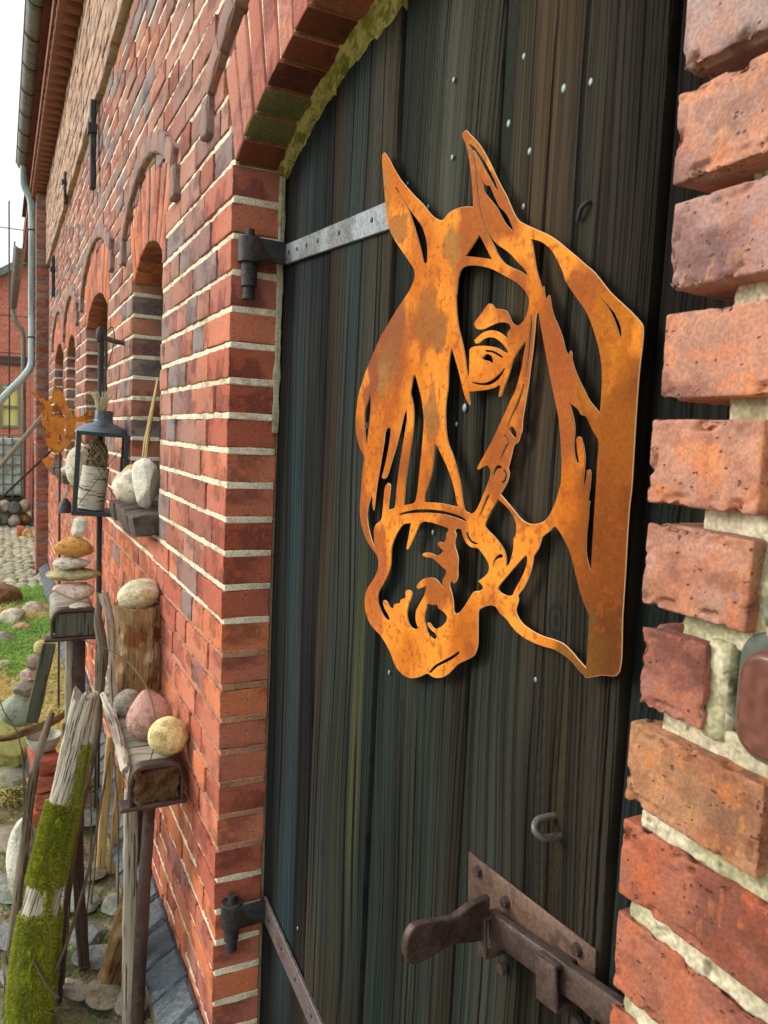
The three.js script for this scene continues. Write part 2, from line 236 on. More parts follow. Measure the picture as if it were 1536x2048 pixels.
function layBrick(a, b, y, z, R, near) {
  const len = b - a; if (len < 0.028) return; const j = 0.0028 + R() * 0.0025, t = len < 0.17 ? 1 : 0, g = (near ? fine : unit)[t][Math.floor(R() * (near ? 10 : 8))], k0 = pick(R, y), k = b > XL - 0.001 ? [0, 1, 2, 3, 8, 5, 0, 8, 8, 1][k0] : k0;
  const w = len - j * 2, sx = w / (t ? 0.115 : 0.24), zz = z - BD / 2 + (R() - 0.5) * 0.007, ry = (R() - 0.5) * 0.022, rz = (R() - 0.5) * 0.012, sy = 0.96 + R() * 0.07;
  const at = [(a + b) / 2, y + PITCH / 2 + (R() - 0.5) * 0.003, zz];
  if (near) { const o = mesh('brick', g, (b > XL - 0.001 || y < 1.25 ? firings : weathered)[k], barn); o.position.set(...at); o.rotation.set(0, ry, rz); o.scale.set(sx, sy, 1); nearBricks.push(o); }
  else { const m = g.clone(); m.scale(sx, sy, 1); place(m, ...at, 0, ry, rz); fieldBricks.push(shade(m, (y < 1.25 ? redPalette : palette)[k])); }
}
const K0 = Math.ceil((0.1 - BED0) / PITCH) - 1;
let nearCount = 0;
for (let k = K0; BED0 + (k + 1) * PITCH < BAND + 0.02; k++) {
  const y = BED0 + k * PITCH, gaps = blocked(y + PITCH / 2), R = rng(1000 + k);
  const odd = ((k % 2) + 2) % 2, step = odd ? 0.1245 : 0.249;
  // west of the door
  let x = XL; let first = true;
  while (x > WEST) {
    const len = first ? (odd ? 0.185 : (((k % 4) + 4) % 4 ? 0.249 : 0.1245)) : (R() < 0.12 ? (odd ? 0.249 : 0.1245) : step); first = false; const a = Math.max(x - len, WEST);
    for (const [p, q] of cut(a, x, gaps)) { const near = p > -2.62 && nearCount < 225 && y > 0.15; if (near) nearCount++; layBrick(p, q, y, 0, R, near); }
    x = a;
  }
  // east of the door, away from the close-up jamb
  x = (y > 1.0 && y < 2.08) ? XR + 0.4 : XR;
  while (x < EAST) { const b = Math.min(x + step, EAST); for (const [p, q] of cut(x, b, gaps)) layBrick(p, q, y, 0, R, false); x = b; }
  // mortar bed, a little behind the brick faces and turning the door jamb
  const jb = (a, b, zf) => { const n = Math.max(2, Math.round((b - a) / (a > -3.2 ? 0.02 : 0.05))); (y < 1.16 && y > 0.62 ? lowBits : mortarBits).push(place(roughBox(b - a, 0.015, 0.108, [n, 2, 2], 0.002, 0.0042, k + 300, 0, { freq: 46, oct: 3, noBack: true }), (a + b) / 2, y, zf - 0.054)); };
  for (const [p, q] of cut(WEST, XL - 0.003, blocked(y))) for (let s = p; s < q; s += 2) jb(s, Math.min(s + 2, q), -0.0032);
  if (!(y > 0.98 && y < 2.1)) for (const [p, q] of cut(XR + 0.003, EAST, blocked(y))) jb(p, q, -0.004);
}
// upper storey: stands 5 cm proud of the wall below, paler bricks laid close
for (let k = 0; BAND + (k + 1) * 0.073 < TOP - 0.12; k++) {
  const y = BAND + 0.03 + k * 0.073, R = rng(5000 + k); let x = EAST - R() * 0.2;
  while (x > WEST) { const len = k % 2 ? 0.1245 : 0.249, a = Math.max(x - len, WEST), t = len < 0.2 ? 1 : 0, m = unit[t][Math.floor(R() * 8)].clone(); m.scale((x - a - 0.008) / (t ? 0.115 : 0.24), 0.98, 1); place(m, (a + x) / 2, y + 0.036, 0.026 - BD / 2 + (R() - 0.5) * 0.008, 0, (R() - 0.5) * 0.02, 0); const c = col(...[[208, 188, 170], [200, 178, 160], [214, 196, 176], [192, 174, 160], [206, 186, 162]][Math.floor(R() * 5)]); fieldBricks.push(shade(m, c)); x = a; }
}
const fieldMat = new THREE.MeshStandardMaterial({ vertexColors: true, roughness: 0.92, map: brickMap, bumpMap: brickBump, bumpScale: 0.003 });
mesh('upper_storey_backing', bar(WEST, BAND + 0.034, -0.012, EAST, TOP, 0.019), mat([190, 174, 154], 0.97, { map: mortarMap }), barn);
mesh('mortar', mortarBits, M.mortar, barn); mesh('mortar', lowBits, M.redMortar, barn);
{ const o = mesh('brick_field', mergeGeometries(fieldBricks), fieldMat, barn); o.userData.kind = 'stuff'; }

// arches: rings of bricks on edge over the door and the windows, and the grey hood course above each ring
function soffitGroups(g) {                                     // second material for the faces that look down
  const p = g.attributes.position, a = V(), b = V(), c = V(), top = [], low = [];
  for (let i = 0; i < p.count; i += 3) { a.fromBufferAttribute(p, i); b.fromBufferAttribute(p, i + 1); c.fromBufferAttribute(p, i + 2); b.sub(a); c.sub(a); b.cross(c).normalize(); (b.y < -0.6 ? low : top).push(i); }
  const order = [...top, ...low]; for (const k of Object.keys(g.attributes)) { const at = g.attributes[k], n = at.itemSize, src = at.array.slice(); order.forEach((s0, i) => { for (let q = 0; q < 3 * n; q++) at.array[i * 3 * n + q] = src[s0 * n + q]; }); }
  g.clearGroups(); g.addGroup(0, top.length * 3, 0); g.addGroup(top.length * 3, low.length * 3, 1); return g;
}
function archRing(o, depth, wide, mats, name, R, big, soffit) {
  const a0 = Math.asin(o.half / o.r), n = Math.round(2 * a0 * o.r / wide), gs = Array.from({ length: 5 }, (_, i) => roughBox(wide - 0.009, RING - 0.006, depth, big ? [3, 6, 4] : [1, 2, 1], 0.004, 0.002, i + 60, 0, { freq: 40 }));
  if (soffit) gs.forEach(soffitGroups);
  for (let i = 0; i < n; i++) { const a = lerp(-a0, a0, (i + 0.5) / n), rr = o.r + RING / 2, mm = mats[Math.floor(R() * mats.length)], m = mesh(name, gs[Math.floor(R() * 5)], soffit ? [mm, soffit[i % soffit.length]] : mm, barn); m.position.set(o.x + Math.sin(a) * rr, o.y + Math.cos(a) * rr, -depth / 2 + (R() - 0.5) * 0.004); m.rotation.z = -a; }
  const fill = []; for (let i = 0; i < 40; i++) { const a = lerp(-a0, a0, (i + 0.5) / 40), rr = o.r + RING / 2 + 0.004; fill.push(place(new THREE.BoxGeometry(2 * a0 * (o.r + RING) / 40 + 0.002, RING - 0.012, depth - 0.008), o.x + Math.sin(a) * rr, o.y + Math.cos(a) * rr, -depth / 2 - 0.002, 0, 0, -a)); }
  mesh('arch_mortar', fill.map(g => boxUV(g, 2)), M.mortar, barn);
}
const hoodMats = [mat([168, 140, 130], 0.9, { map: brickMap, ...coarse }), mat([148, 132, 128], 0.9, { map: brickMap, bumpMap: brickBump, bumpScale: 0.003 })];
function hood(o, R, t) {
  const a0 = Math.asin(Math.min(0.99, (o.half) / o.r)) * 1.12, rr = o.r + RING + 0.045 + 0.004, n = Math.round(2 * a0 * rr / 0.125), g = roughBox(0.118, 0.062, 0.14, [3, 2, 2], 0.005, 0.003, 71, 0.003, { freq: 40 });
  for (let i = 0; i < n; i++) { const a = lerp(-a0, a0, (i + 0.5) / n), m = mesh('hood_brick', g, hoodMats[i % 2], barn); m.position.set(o.x + Math.sin(a) * rr, o.y + Math.cos(a) * rr, -0.082 + t); m.rotation.z = -a; }
  for (const s of [-1, 1]) { const a = s * a0, m = mesh('hood_brick', g, hoodMats[1], barn); m.position.set(o.x + Math.sin(a) * rr + s * 0.012, o.y + Math.cos(a) * rr - 0.082, -0.082 + t); m.rotation.z = 0.06 * s + Math.PI / 2; m.scale.x = 0.75; m.position.y += 0.016; }
}
{
  const R = rng(21), soffitBrick = [mat([122, 72, 56], 0.95, { map: brickMap, bumpMap: brickBump, bumpScale: 0.003 }), mat([140, 82, 62], 0.95, { map: brickMap, bumpMap: brickBump, bumpScale: 0.003 })];  // plain red brick, darker than the ring fronts, for the downward faces
  // algae on the underside of some arch bricks: green growth with its own outline
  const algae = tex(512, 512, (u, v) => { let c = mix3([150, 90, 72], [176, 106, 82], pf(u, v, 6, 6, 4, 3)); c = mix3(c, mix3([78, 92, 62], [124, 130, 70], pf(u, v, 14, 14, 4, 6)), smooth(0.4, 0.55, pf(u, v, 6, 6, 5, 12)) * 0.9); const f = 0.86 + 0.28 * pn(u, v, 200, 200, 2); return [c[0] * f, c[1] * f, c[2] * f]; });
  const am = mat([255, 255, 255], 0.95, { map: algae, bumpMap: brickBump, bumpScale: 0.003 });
  archRing(ARC, 0.115, 0.0755, [firings[3], firings[6], firings[9], firings[1]], 'arch_brick', R, true, [soffitBrick[1], am, am, soffitBrick[0], soffitBrick[1], soffitBrick[0], am, am]);
  for (const w of windows) archRing(w, 0.1, 0.072, [firings[0], firings[2], firings[9], firings[5], firings[6]], 'arch_brick', R, false);
  hood(ARC, R, 0.03); windows.forEach(w => hood(w, R, 0.03));
  // mossy lime mortar packed between arch and door head
  const pos = [], N = 90, K = 7, idx = [], a0 = Math.asin(ARC.half / ARC.r) * 1.0;
  for (let i = 0; i <= N; i++) for (let j = 0; j <= K; j++) { const a = lerp(-a0, a0, i / N), t = j / K, n = fbm(i * 0.35, j * 0.6, 3, 3, 91); const z = lerp(-0.09, -0.124, t) + (n - 0.5) * 0.016, rr = ARC.r + 0.006 - (0.02 + 0.022 * smooth(0.4, 0.1, Math.abs(i / N - 0.5))) * Math.pow(t, 0.7) * (0.75 + 0.5 * n) - 0.006 * (vn(i * 0.9, j, 1, 3) - 0.5); pos.push(ARC.x + Math.sin(a) * rr, ARC.y + Math.cos(a) * rr, z); }
  for (let i = 0; i < N; i++) for (let j = 0; j < K; j++) { const p = i * (K + 1) + j, q = p + K + 1; idx.push(p, p + 1, q, q, p + 1, q + 1); }
  let g = new THREE.BufferGeometry(); g.setAttribute('position', new THREE.Float32BufferAttribute(pos, 3)); g.setIndex(idx); g.computeVertexNormals();
  const mm = tex(512, 512, (u, v) => { let c = mix3([150, 146, 84], [206, 198, 128], pf(u, v, 14, 14, 5, 3)); c = mix3(c, mix3([98, 102, 30], [142, 138, 50], pf(u, v, 30, 30, 3, 6)), smooth(0.38, 0.66, pf(u, v, 12, 12, 5, 13)) * 0.9); return c; });
  mesh('mortar_fillet', boxUV(g, 3), mat([255, 255, 255], 1, { map: mm, bumpMap: grainBump, bumpScale: 0.012, side: THREE.DoubleSide }), barn);
  mesh('mortar_fillet', place(roughBox(0.01, 0.56, 0.016, [2, 60, 2], 0.004, 0.004, 7, 0, { freq: 26 }), XL + 0.001, 1.88, -0.109), mat([196, 196, 172], 1, { map: mortarMap }), barn);
}

// windows: sill bricks, frame, glass
windows.forEach((w, i) => {
  const R = rng(31 + i), sm = mat([104, 96, 94], 0.75, { map: ironMap, bumpMap: brickBump, bumpScale: 0.003 }), n = Math.max(4, Math.round((w.b - w.a) / 0.125));
  for (let k = 0; k < n; k++) { const x = lerp(w.a, w.b, (k + 0.5) / n), o = mesh('sill_brick', roughBox((w.b - w.a) / n - 0.006, 0.066, 0.18, [6, 4, 5], 0.005, 0.003, k + 80, 0.005, { freq: 40 }), sm, barn); o.position.set(x, w.sill - 0.035 + (R() - 0.5) * 0.006, -0.018 + (R() - 0.5) * 0.01); o.rotation.x = 0.14; }
  const fr = mesh('window_frame', [bar(w.b - 0.045, w.sill, -0.155, w.b, w.spring + 0.05, -0.105), bar(w.a, w.sill, -0.155, w.a + 0.045, w.spring + 0.05, -0.105), bar(w.x - 0.02, w.sill, -0.15, w.x + 0.02, w.spring + w.rise, -0.11), bar(w.a + 0.045, w.sill, -0.152, w.b - 0.045, w.sill + 0.05, -0.108), bar(w.a + 0.045, 1.78, -0.148, w.b - 0.045, 1.81, -0.112)], M.frame, barn);
  for (const s of [-1, 1]) mesh('pane', bar(s < 0 ? w.a + 0.045 : w.x + 0.02, w.sill + 0.05, -0.135, s < 0 ? w.x - 0.02 : w.b - 0.045, w.spring + w.rise, -0.131), M.pane, fr);
  mesh('window_backing', bar(w.a - 0.05, w.sill - 0.1, -0.36, w.b + 0.05, w.spring + w.rise + 0.05, -0.354), M.darkWood, barn);
});

// plinth: tarred sloping course at the foot of the wall
{
  const R = rng(41); let x = XL - 0.01;
  while (x > -8.6) { const a = x - 0.13, o = mesh('plinth_stone', roughBox(0.122, 0.05, 0.115, [4, 2, 4], 0.01, 0.006, Math.round(x * 100), 0.004, { freq: 26 }), M.tar, barn); o.position.set((a + x) / 2, 0.105, 0.036); o.rotation.x = 0.62; x = a; }
  mesh('plinth_base', place(roughBox(7.1, 0.16, 0.1, [120, 2, 2], 0.01, 0.006, 5, 0, { freq: 12 }), -5.2, -0.01, 0.03), M.core, barn);
}

// cornice, eaves, gutter and downpipes
{
  const d = [], R = rng(51); for (let x = -1; x > WEST; x -= 0.145) d.push(place(roughBox(0.075, 0.075, 0.13, [1, 1, 1], 0.004, 0.002, 3, 0), x, TOP - 0.155, 0.085));
  const cm = mat([138, 94, 74], 0.92, { map: brickMap });
  const tooth = flatten([d[0].clone().translate(1, 0, 0)]);
  for (let i = 0; i < d.length; i++) { const o = mesh('dentil', tooth, cm, barn); o.position.x = -1 - i * 0.145; }
  mesh('cornice_course', [bar(WEST, TOP - 0.115, -0.2, EAST, TOP - 0.045, 0.165), bar(WEST, TOP - 0.043, -0.2, EAST, TOP + 0.03, 0.14)].map(g => boxUV(g, 2)), mat([150, 104, 84], 0.92, { map: brickMap }), barn);
  const roof = new THREE.Shape(); roof.moveTo(0.2, TOP + 0.06); roof.lineTo(0.17, TOP + 0.16); roof.lineTo(-4.4, TOP + 3.4); roof.lineTo(-4.4, TOP + 3.25); roof.lineTo(-0.35, TOP + 0.06);
  const rg = new THREE.ExtrudeGeometry(roof, { depth: EAST + 11, bevelEnabled: false }); rg.rotateY(-Math.PI / 2).translate(EAST, 0, 0); mesh('roof', boxUV(rg), mat([120, 66, 48], 0.9, { map: brickMap }), barn);
  const gy = 4.31, gz = 0.222, gr = 0.066, half = (x0, x1, y, z, r) => { const g = new THREE.CylinderGeometry(r, r, x1 - x0, 20, 1, true, 0, Math.PI); g.rotateZ(Math.PI / 2); g.rotateX(0); g.rotateX(Math.PI / 2 * 0); return g.translate((x0 + x1) / 2, y, z); };
  // half round trough open to the sky
  const trough = (x0, x1, y, z, r) => { const p = [], ix = [], n = 16; for (let i = 0; i <= n; i++) { const t = Math.PI * (1 + i / n); for (const x of [x0, x1]) p.push(x, y + Math.sin(t) * r, z + Math.cos(t) * r); } for (let i = 0; i < n; i++) ix.push(i * 2, i * 2 + 1, i * 2 + 2, i * 2 + 2, i * 2 + 1, i * 2 + 3); const g = new THREE.BufferGeometry(); g.setAttribute('position', new THREE.Float32BufferAttribute(p, 3)); g.setIndex(ix); g.computeVertexNormals(); return boxUV(g, 1); };
  const zn = M.zinc.clone(); zn.side = THREE.DoubleSide;
  const gut = mesh('gutter', [trough(-9.3, EAST, gy, gz, gr), rod([-9.3, gy, gz + gr], [EAST, gy, gz + gr], 0.009)], zn, barn);
  for (let x = -2.2; x > -9.2; x -= 0.5) { const c = mesh('gutter_bracket', new THREE.TorusGeometry(gr + 0.002, 0.004, 6, 16, Math.PI).rotateZ(Math.PI).rotateY(Math.PI / 2).translate(0, gy, gz), M.iron, gut); c.position.x = x; }
  mesh('fascia', bar(WEST, TOP + 0.03, 0.12, EAST, TOP + 0.2, 0.15), mat([96, 100, 102], 0.8, { map: woodMap }), barn);
  const pipe = mesh('downpipe', tubeOf([[-9.15, gy - gr, gz], [-9.15, 4.05, 0.215], [-9.12, 3.92, 0.16], [-9.1, 3.75, 0.145], [-9.1, 3, 0.145], [-9.1, 2.4, 0.145], [-9.1, 2.2, 0.155], [-9.1, 2.1, 0.21], [-9.1, 1.92, 0.36], [-9.1, 1.6, 0.62], [-9.1, 1.2, 0.95]], 0.037, 90, 14), mat([186, 214, 218], 0.4, { map: stoneMap }), barn);
  for (const y of [3.6, 2.5]) mesh('pipe_bracket', new THREE.TorusGeometry(0.041, 0.008, 6, 16).rotateX(Math.PI / 2).translate(-9.1, y, 0.145), M.iron, pipe);
  // pilaster and the lower range beyond it
  const pm = [], R2 = rng(61); for (let k = 0; k < 50; k++) { const y = 0.02 + k * 0.0767; for (let s = 0; s < 2; s++) { const c = palette[[3, 4, 8, 1][Math.floor(R2() * 4)]]; pm.push(shade(place(roughBox(0.2, 0.066, 0.12, [2, 1, 1], 0.004, 0.002, k, 0), -8.86 - s * 0.208, y + 0.035, 0.055), c)); } }
  const pil = mesh('pilaster', mergeGeometries(pm), fieldMat, barn); pil.userData.kind = 'stuff'; mesh('pilaster_mortar', boxUV(bar(-9.16, 0, -0.01, -8.765, 3.9, 0.108), 2), M.core, barn);
  mesh('lower_gutter', [trough(-15.4, -9.9, 3.62, 0.235, 0.06), rod([-15.4, 3.62, 0.295], [-9.9, 3.62, 0.295], 0.009)], zn, barn);
  mesh('downpipe', tubeOf([[-15.2, 3.56, 0.235], [-15.2, 3.35, 0.2], [-15.2, 3.2, 0.1], [-15.2, 2.6, 0.08], [-15.2, 0.1, 0.08]], 0.04, 40, 10), mat([150, 160, 150], 0.5, { map: ironMap }), barn);
  mesh('lower_range_wall', boxUV(bar(-15.6, 0, -0.3, WEST, 3.6, -0.03), 2), mat([150, 86, 70], 0.95, { map: brickMap }), barn);
}
// iron wall anchors
for (const [x, y0, y1] of [[-4.24, 2.77, 3.2], [-7.46, 2.7, 3.05], [-6.05, 3.14, 3.36]]) { const a = mesh('wall_anchor', place(roughBox(0.05, y1 - y0, 0.03, [2, 12, 2], 0.008, 0.004, 3, 0), x, (y0 + y1) / 2, 0.03, 0, 0, 0.03), M.iron, barn); mesh('anchor_collar', bar(x - 0.034, lerp(y0, y1, 0.62), 0.012, x + 0.034, lerp(y0, y1, 0.72), 0.055), M.iron, a); }

// close-up bricks of the right hand jamb
{
  const hm = [[194, 164, 154], [180, 160, 158], [204, 164, 148], [186, 154, 148], [202, 152, 130], [188, 144, 126], [166, 118, 106], [188, 142, 106], [180, 116, 92], [180, 118, 94]].map(c => mat(c, 0.93, { map: brickMap, bumpMap: brickBump, bumpScale: 0.004, vertexColors: true }));
  const rows = [[5, 0.24], [4, 0.24, 0], [3, 0.24, 1], [2, 0.24, 2], [1, 0.24, 3], [0, 0.24, 4], [-1, 0.098, 4], [-2, 0.095, 5], [-3, 0.062, 6], [-4, 0.122, 7], [-5, 0.24, 8], [-6, 0.24, 9], [-7, 0.118, 8], [-8, 0.24, 6]];
  const yb = k => BED0 - 0.004 + k * 0.0787;
  // fired skin with grey bloom, flaked orange spots and pale scrapes, each with its own outline
  const skin = (g, s) => { const p = g.attributes.position, a = new Float32Array(p.count * 3); for (let i = 0; i < p.count; i++) { const x = p.getX(i) + s, y = p.getY(i), z = p.getZ(i); let c = [1, 1, 1]; c = mix3(c, [0.8, 0.86, 0.9], smooth(0.48, 0.58, fbm(x * 26, y * 34, z * 26, 4, 3)) * 0.75); c = mix3(c, [1.05, 0.88, 0.74], smooth(0.56, 0.63, fbm(x * 34 + 7, y * 40, z * 34, 4, 5)) * 0.8); c = mix3(c, [1.16, 1.06, 0.86], smooth(0.64, 0.68, fbm(x * 90, y * 40 + 3, z * 60, 3, 9)) * 0.7); c = mix3(c, [0.66, 0.6, 0.58], smooth(0.62, 0.68, fbm(x * 50 + 5, y * 60, z * 50, 4, 12)) * 0.6); a.set(c, i * 3); } g.setAttribute('color', new THREE.BufferAttribute(a, 3)); return g; };
  rows.forEach(([k, len, c], i) => {
    const R = rng(700 + i), y = yb(k), h = 0.0625 + R() * 0.003;
    const b = mesh('brick', skin(roughBox(len, h, 0.118, [Math.round(len / 0.002), 30, 36], 0.0018, 0.0015, 40 + i, 0.0055, { freq: 12, oct: 4, smooth: true, uv: 2, pit: 0.0003 }), i * 3.7), hm[(c ?? i) % 10], barn);
    b.position.set(XR + len / 2 + (R() - 0.5) * 0.004, y + 0.0393, -0.059 + (R() - 0.5) * 0.004); b.rotation.set((R() - 0.5) * 0.03, (R() - 0.5) * 0.02, (R() - 0.5) * 0.02);
    // the neighbour to the right
    if (k !== -3) { const l2 = len > 0.2 ? 0.16 : len > 0.11 ? 0.28 : 0.29, n = mesh('brick', skin(roughBox(l2, h, 0.115, [Math.round(l2 / 0.004), 14, 16], 0.003, 0.0016, 80 + i, 0.004, { freq: 20, oct: 4, smooth: true, uv: 2 }), i * 5.3), hm[(i * 3 + 1) % 10], barn); n.position.set(XR + len + 0.012 + l2 / 2, y + 0.0393, -0.06); }
    else { for (const [x, l] of [[-0.235, 0.3]]) { const n = mesh('brick', skin(roughBox(0.2, h, 0.1, [30, 12, 12], 0.006, 0.0026, 99, 0.004, { freq: 34, smooth: true }), 2), hm[3], barn); n.position.set(-0.14, y + 0.0393, -0.06); } }
    // mortar bed, raked back, and missing at some corners
    const start = [0.05, 0.046, 0.05, 0.045, 0.042, 0.05, 0.038, 0.03, 0.018, 0.012, 0.008, 0.01, 0.01, 0.01][i], zf = [-0.032, -0.03, -0.028, -0.028, -0.024, -0.02, -0.016, -0.013, -0.011, -0.006, -0.004, -0.004, -0.004, -0.004][i];
    const m = mesh('mortar', roughBox(0.42, 0.022, 0.1, [150, 8, 24], 0.003, 0.0045, 140 + i, 0, { freq: 60, oct: 5, smooth: true }), M.heroMortar, barn); m.position.set(XR + start + 0.21, y, zf - 0.05);
    if (len < 0.2) { const v = mesh('mortar', roughBox(0.02, 0.07, 0.09, [8, 26, 20], 0.004, 0.006, 170 + i, 0, { freq: 50, oct: 5, smooth: true }), M.heroMortar, barn); v.position.set(XR + len + 0.006, y + 0.039, -0.054); }
  });
  mesh('wall_core', bar(XR + 0.034, 0.9, -0.115, XR + 0.42, 2.16, -0.045), M.core, barn);
  // green grown lump of old render beside the sixth brick
  const l = mesh('mortar_patch', roughBox(0.11, 0.066, 0.1, [50, 30, 20], 0.012, 0.006, 5, 0.004, { freq: 40, oct: 4, smooth: true }), mat([120, 136, 118], 1, { map: lichenMap, bumpMap: grainBump, bumpScale: 0.008 }), barn); l.position.set(-0.282, 1.516, -0.047);
}
// hinge pins let into the left jamb
function pintle(y, h) { const p = mesh('hinge_pin', [new THREE.CylinderGeometry(0.017, 0.017, h, 20).translate(-1.653, y - h / 2, -0.034), new THREE.CylinderGeometry(0.011, 0.014, 0.03, 16).translate(-1.653, y - h - 0.012, -0.034), rod([-1.653, y - h * 0.7, -0.034], [-1.75, y - h * 0.7, -0.05], 0.011)], M.iron, barn); return p; }
pintle(1.967, 0.055); pintle(0.485, 0.06);

// ---------------------------------------------------------------- the door
const DZ = -0.118, door = thing('barn_door', 'dark weathered plank door with iron strap hinges and a sliding bolt', 'door');
{
  const X0 = -1.7, W = 1.3, Y0 = 0.1, HH = 2.3, seams = [-1.69, -1.4, -1.128, -0.847, -0.565, -0.41];
  // stain and weathering: long streaks of soot brown, blue-green and olive, all running with the grain
  const streaks = [[-1.53, 0.045, 0.3, 1.7, [62, 98, 108], 0.8], [-1.62, 0.03, 0.1, 1.2, [30, 26, 24], 0.7], [-1.19, 0.028, 0.85, 1.38, [122, 124, 66], 0.85], [-1.26, 0.035, 0.6, 1.5, [96, 86, 56], 0.6], [-0.935, 0.05, 0.2, 1.32, [72, 92, 86], 0.75], [-1.07, 0.035, 0.4, 1.3, [48, 72, 74], 0.7], [-0.74, 0.04, 1.6, 2.3, [150, 120, 86], 0.75], [-0.79, 0.02, 1.65, 2.0, [120, 112, 80], 0.6], [-0.97, 0.05, 1.75, 2.3, [128, 120, 104], 0.65], [-1.2, 0.03, 1.75, 2.3, [112, 88, 66], 0.5], [-1.28, 0.03, 1.7, 2.2, [66, 98, 108], 0.65], [-1.56, 0.07, 1.7, 2.2, [78, 86, 92], 0.5], [-0.62, 0.05, 0.2, 2.3, [46, 38, 34], 0.7], [-0.77, 0.06, 0.3, 1.35, [58, 82, 84], 0.7], [-0.86, 0.02, 0.2, 1.5, [40, 34, 28], 0.7], [-0.82, 0.04, 1.35, 1.75, [92, 92, 66], 0.6], [-1.45, 0.02, 0.3, 1.5, [40, 36, 40], 0.6], [-0.66, 0.02, 0.9, 1.35, [104, 92, 56], 0.6]];
  const ridge = n => 1 - Math.abs(2 * n - 1);
  const grain = (x, y, pl) => { const w = (fbm(x * 9, y * 1.1, pl * 11, 3, 71) - 0.5) * 0.05, X = x + w; return clamp(1 - 0.5 * smooth(0.8, 0.99, ridge(fbm(X * 95, y * 0.45, pl, 2, 72))) - 0.38 * smooth(0.8, 0.98, ridge(fbm(X * 260, y * 0.9, pl, 2, 73))) + 0.3 * (fbm(X * 420, y * 5, pl, 2, 74) - 0.5), 0, 1.2); };
  const dm = tex(1024, 2048, (u, v) => {
    const x = X0 + u * W, y = Y0 + v * HH, pl = seams.filter(s => x > s).length, wob = (fbm(x * 3.5, y * 1.6, pl, 2, 5) - 0.5) * 0.06, xx = x + wob;
    const tone = [[38, 40, 40], [48, 45, 38], [42, 46, 41], [46, 44, 37], [36, 32, 27]][clamp(pl - 1, 0, 4)];
    const n1 = fbm(xx * 9, y * 1.1, pl * 7, 4, 1), n2 = fbm(xx * 42, y * 0.8, pl * 3, 3, 9);
    let f = lerp(0.72, 1.3, smooth(0.28, 0.74, n1)) * lerp(0.84, 1.16, n2), c = [tone[0] * f, tone[1] * f, tone[2] * f];
    c = mix3(c, [26, 52, 56], smooth(0.42, 0.64, fbm(xx * 7 + 4, y * 0.9, pl * 3, 3, 59)) * 0.34);
    c = mix3(c, [70, 54, 40], smooth(0.52, 0.7, fbm(xx * 8 + 8, y * 0.6, pl * 5, 3, 19)) * 0.3);
    for (const [sx, sw, ya, yb, sc, k] of streaks) { const d = Math.abs(xx - wob * 0.5 + (fbm(y * 2, sx * 9, 0, 2, 3) - 0.5) * 0.04 - sx) / (sw * 1.25); if (d < 1) { const e = smooth(ya - 0.25, ya + 0.15, y + (vn(x * 60, 1, 2, 3) - 0.5) * 0.3) * (1 - smooth(yb - 0.15, yb + 0.25, y + (vn(x * 60, 3, 2, 3) - 0.5) * 0.3)); c = mix3(c, [sc[0] * 0.8, sc[1] * 0.8, sc[2] * 0.8], k * 0.7 * e * smooth(1, 0.2, d) * (0.3 + 0.75 * fbm(xx * 120, y * 2, 2, 3, 8))); } }
    const g = grain(xx, y, pl); f = 0.58 + 0.46 * g; c = [c[0] * f, c[1] * f, c[2] * f];
    c = mix3(c, [14, 12, 11], smooth(0.66, 0.74, fbm(xx * 150, y * 1.1, pl + 20, 3, 12)) * 0.8);
    for (const [kx, ky, kr] of [[-0.995, 1.445, 0.014], [-0.675, 1.405, 0.02], [-1.03, 1.18, 0.012], [-1.32, 0.8, 0.015]]) { const d = Math.hypot((x - kx) * 1.5, y - ky) / kr; if (d < 1.6) c = mix3(c, [28, 34, 34], smooth(1.6, 0.5, d) * (0.5 + 0.5 * Math.sin(d * 9))); }
    return c;
  });
  const db = tex(1024, 2048, (u, v) => { const x = X0 + u * W, y = Y0 + v * HH, pl = seams.filter(s => x > s).length, xx = x + (fbm(x * 3.5, y * 1.6, pl, 2, 5) - 0.5) * 0.06; return 0.7 * grain(xx, y, pl) - 0.4 * smooth(0.68, 0.76, fbm(xx * 150, y * 1.1, pl + 20, 3, 12)); }, false);
  const wood = mat([255, 255, 255], 0.85, { map: dm, bumpMap: db, bumpScale: 0.005, specularIntensity: 0.15 });
  for (let i = 0; i < 5; i++) {
    const a = seams[i] + 0.0048, b = seams[i + 1] - 0.0048, h = 2.28, g = roughBox(b - a, h, 0.03, [6, 60, 1], 0.0025, 0.001, 400 + i, 0, { freq: 5 }), p = g.attributes.position, uv = g.attributes.uv, cx = (a + b) / 2, cy = 0.12 + h / 2;
    for (let k = 0; k < p.count; k++) uv.setXY(k, (p.getX(k) + cx - X0) / W, (p.getY(k) + cy - Y0) / HH);
    const o = mesh('plank', g, wood, door); o.position.set(cx, cy, DZ - 0.015 + [0, 0.003, -0.001, 0.002, -0.002][i]);
  }
  mesh('back_boarding', bar(-1.69, 0.12, -0.2, -0.41, 2.4, -0.165), mat([104, 92, 78], 0.95, { map: woodMap }), door);
  // nails
  const nm = mat([132, 150, 152], 0.5, { metalness: 0.3 }), ng = new THREE.SphereGeometry(0.0034, 10, 6).scale(1, 1.2, 0.45);
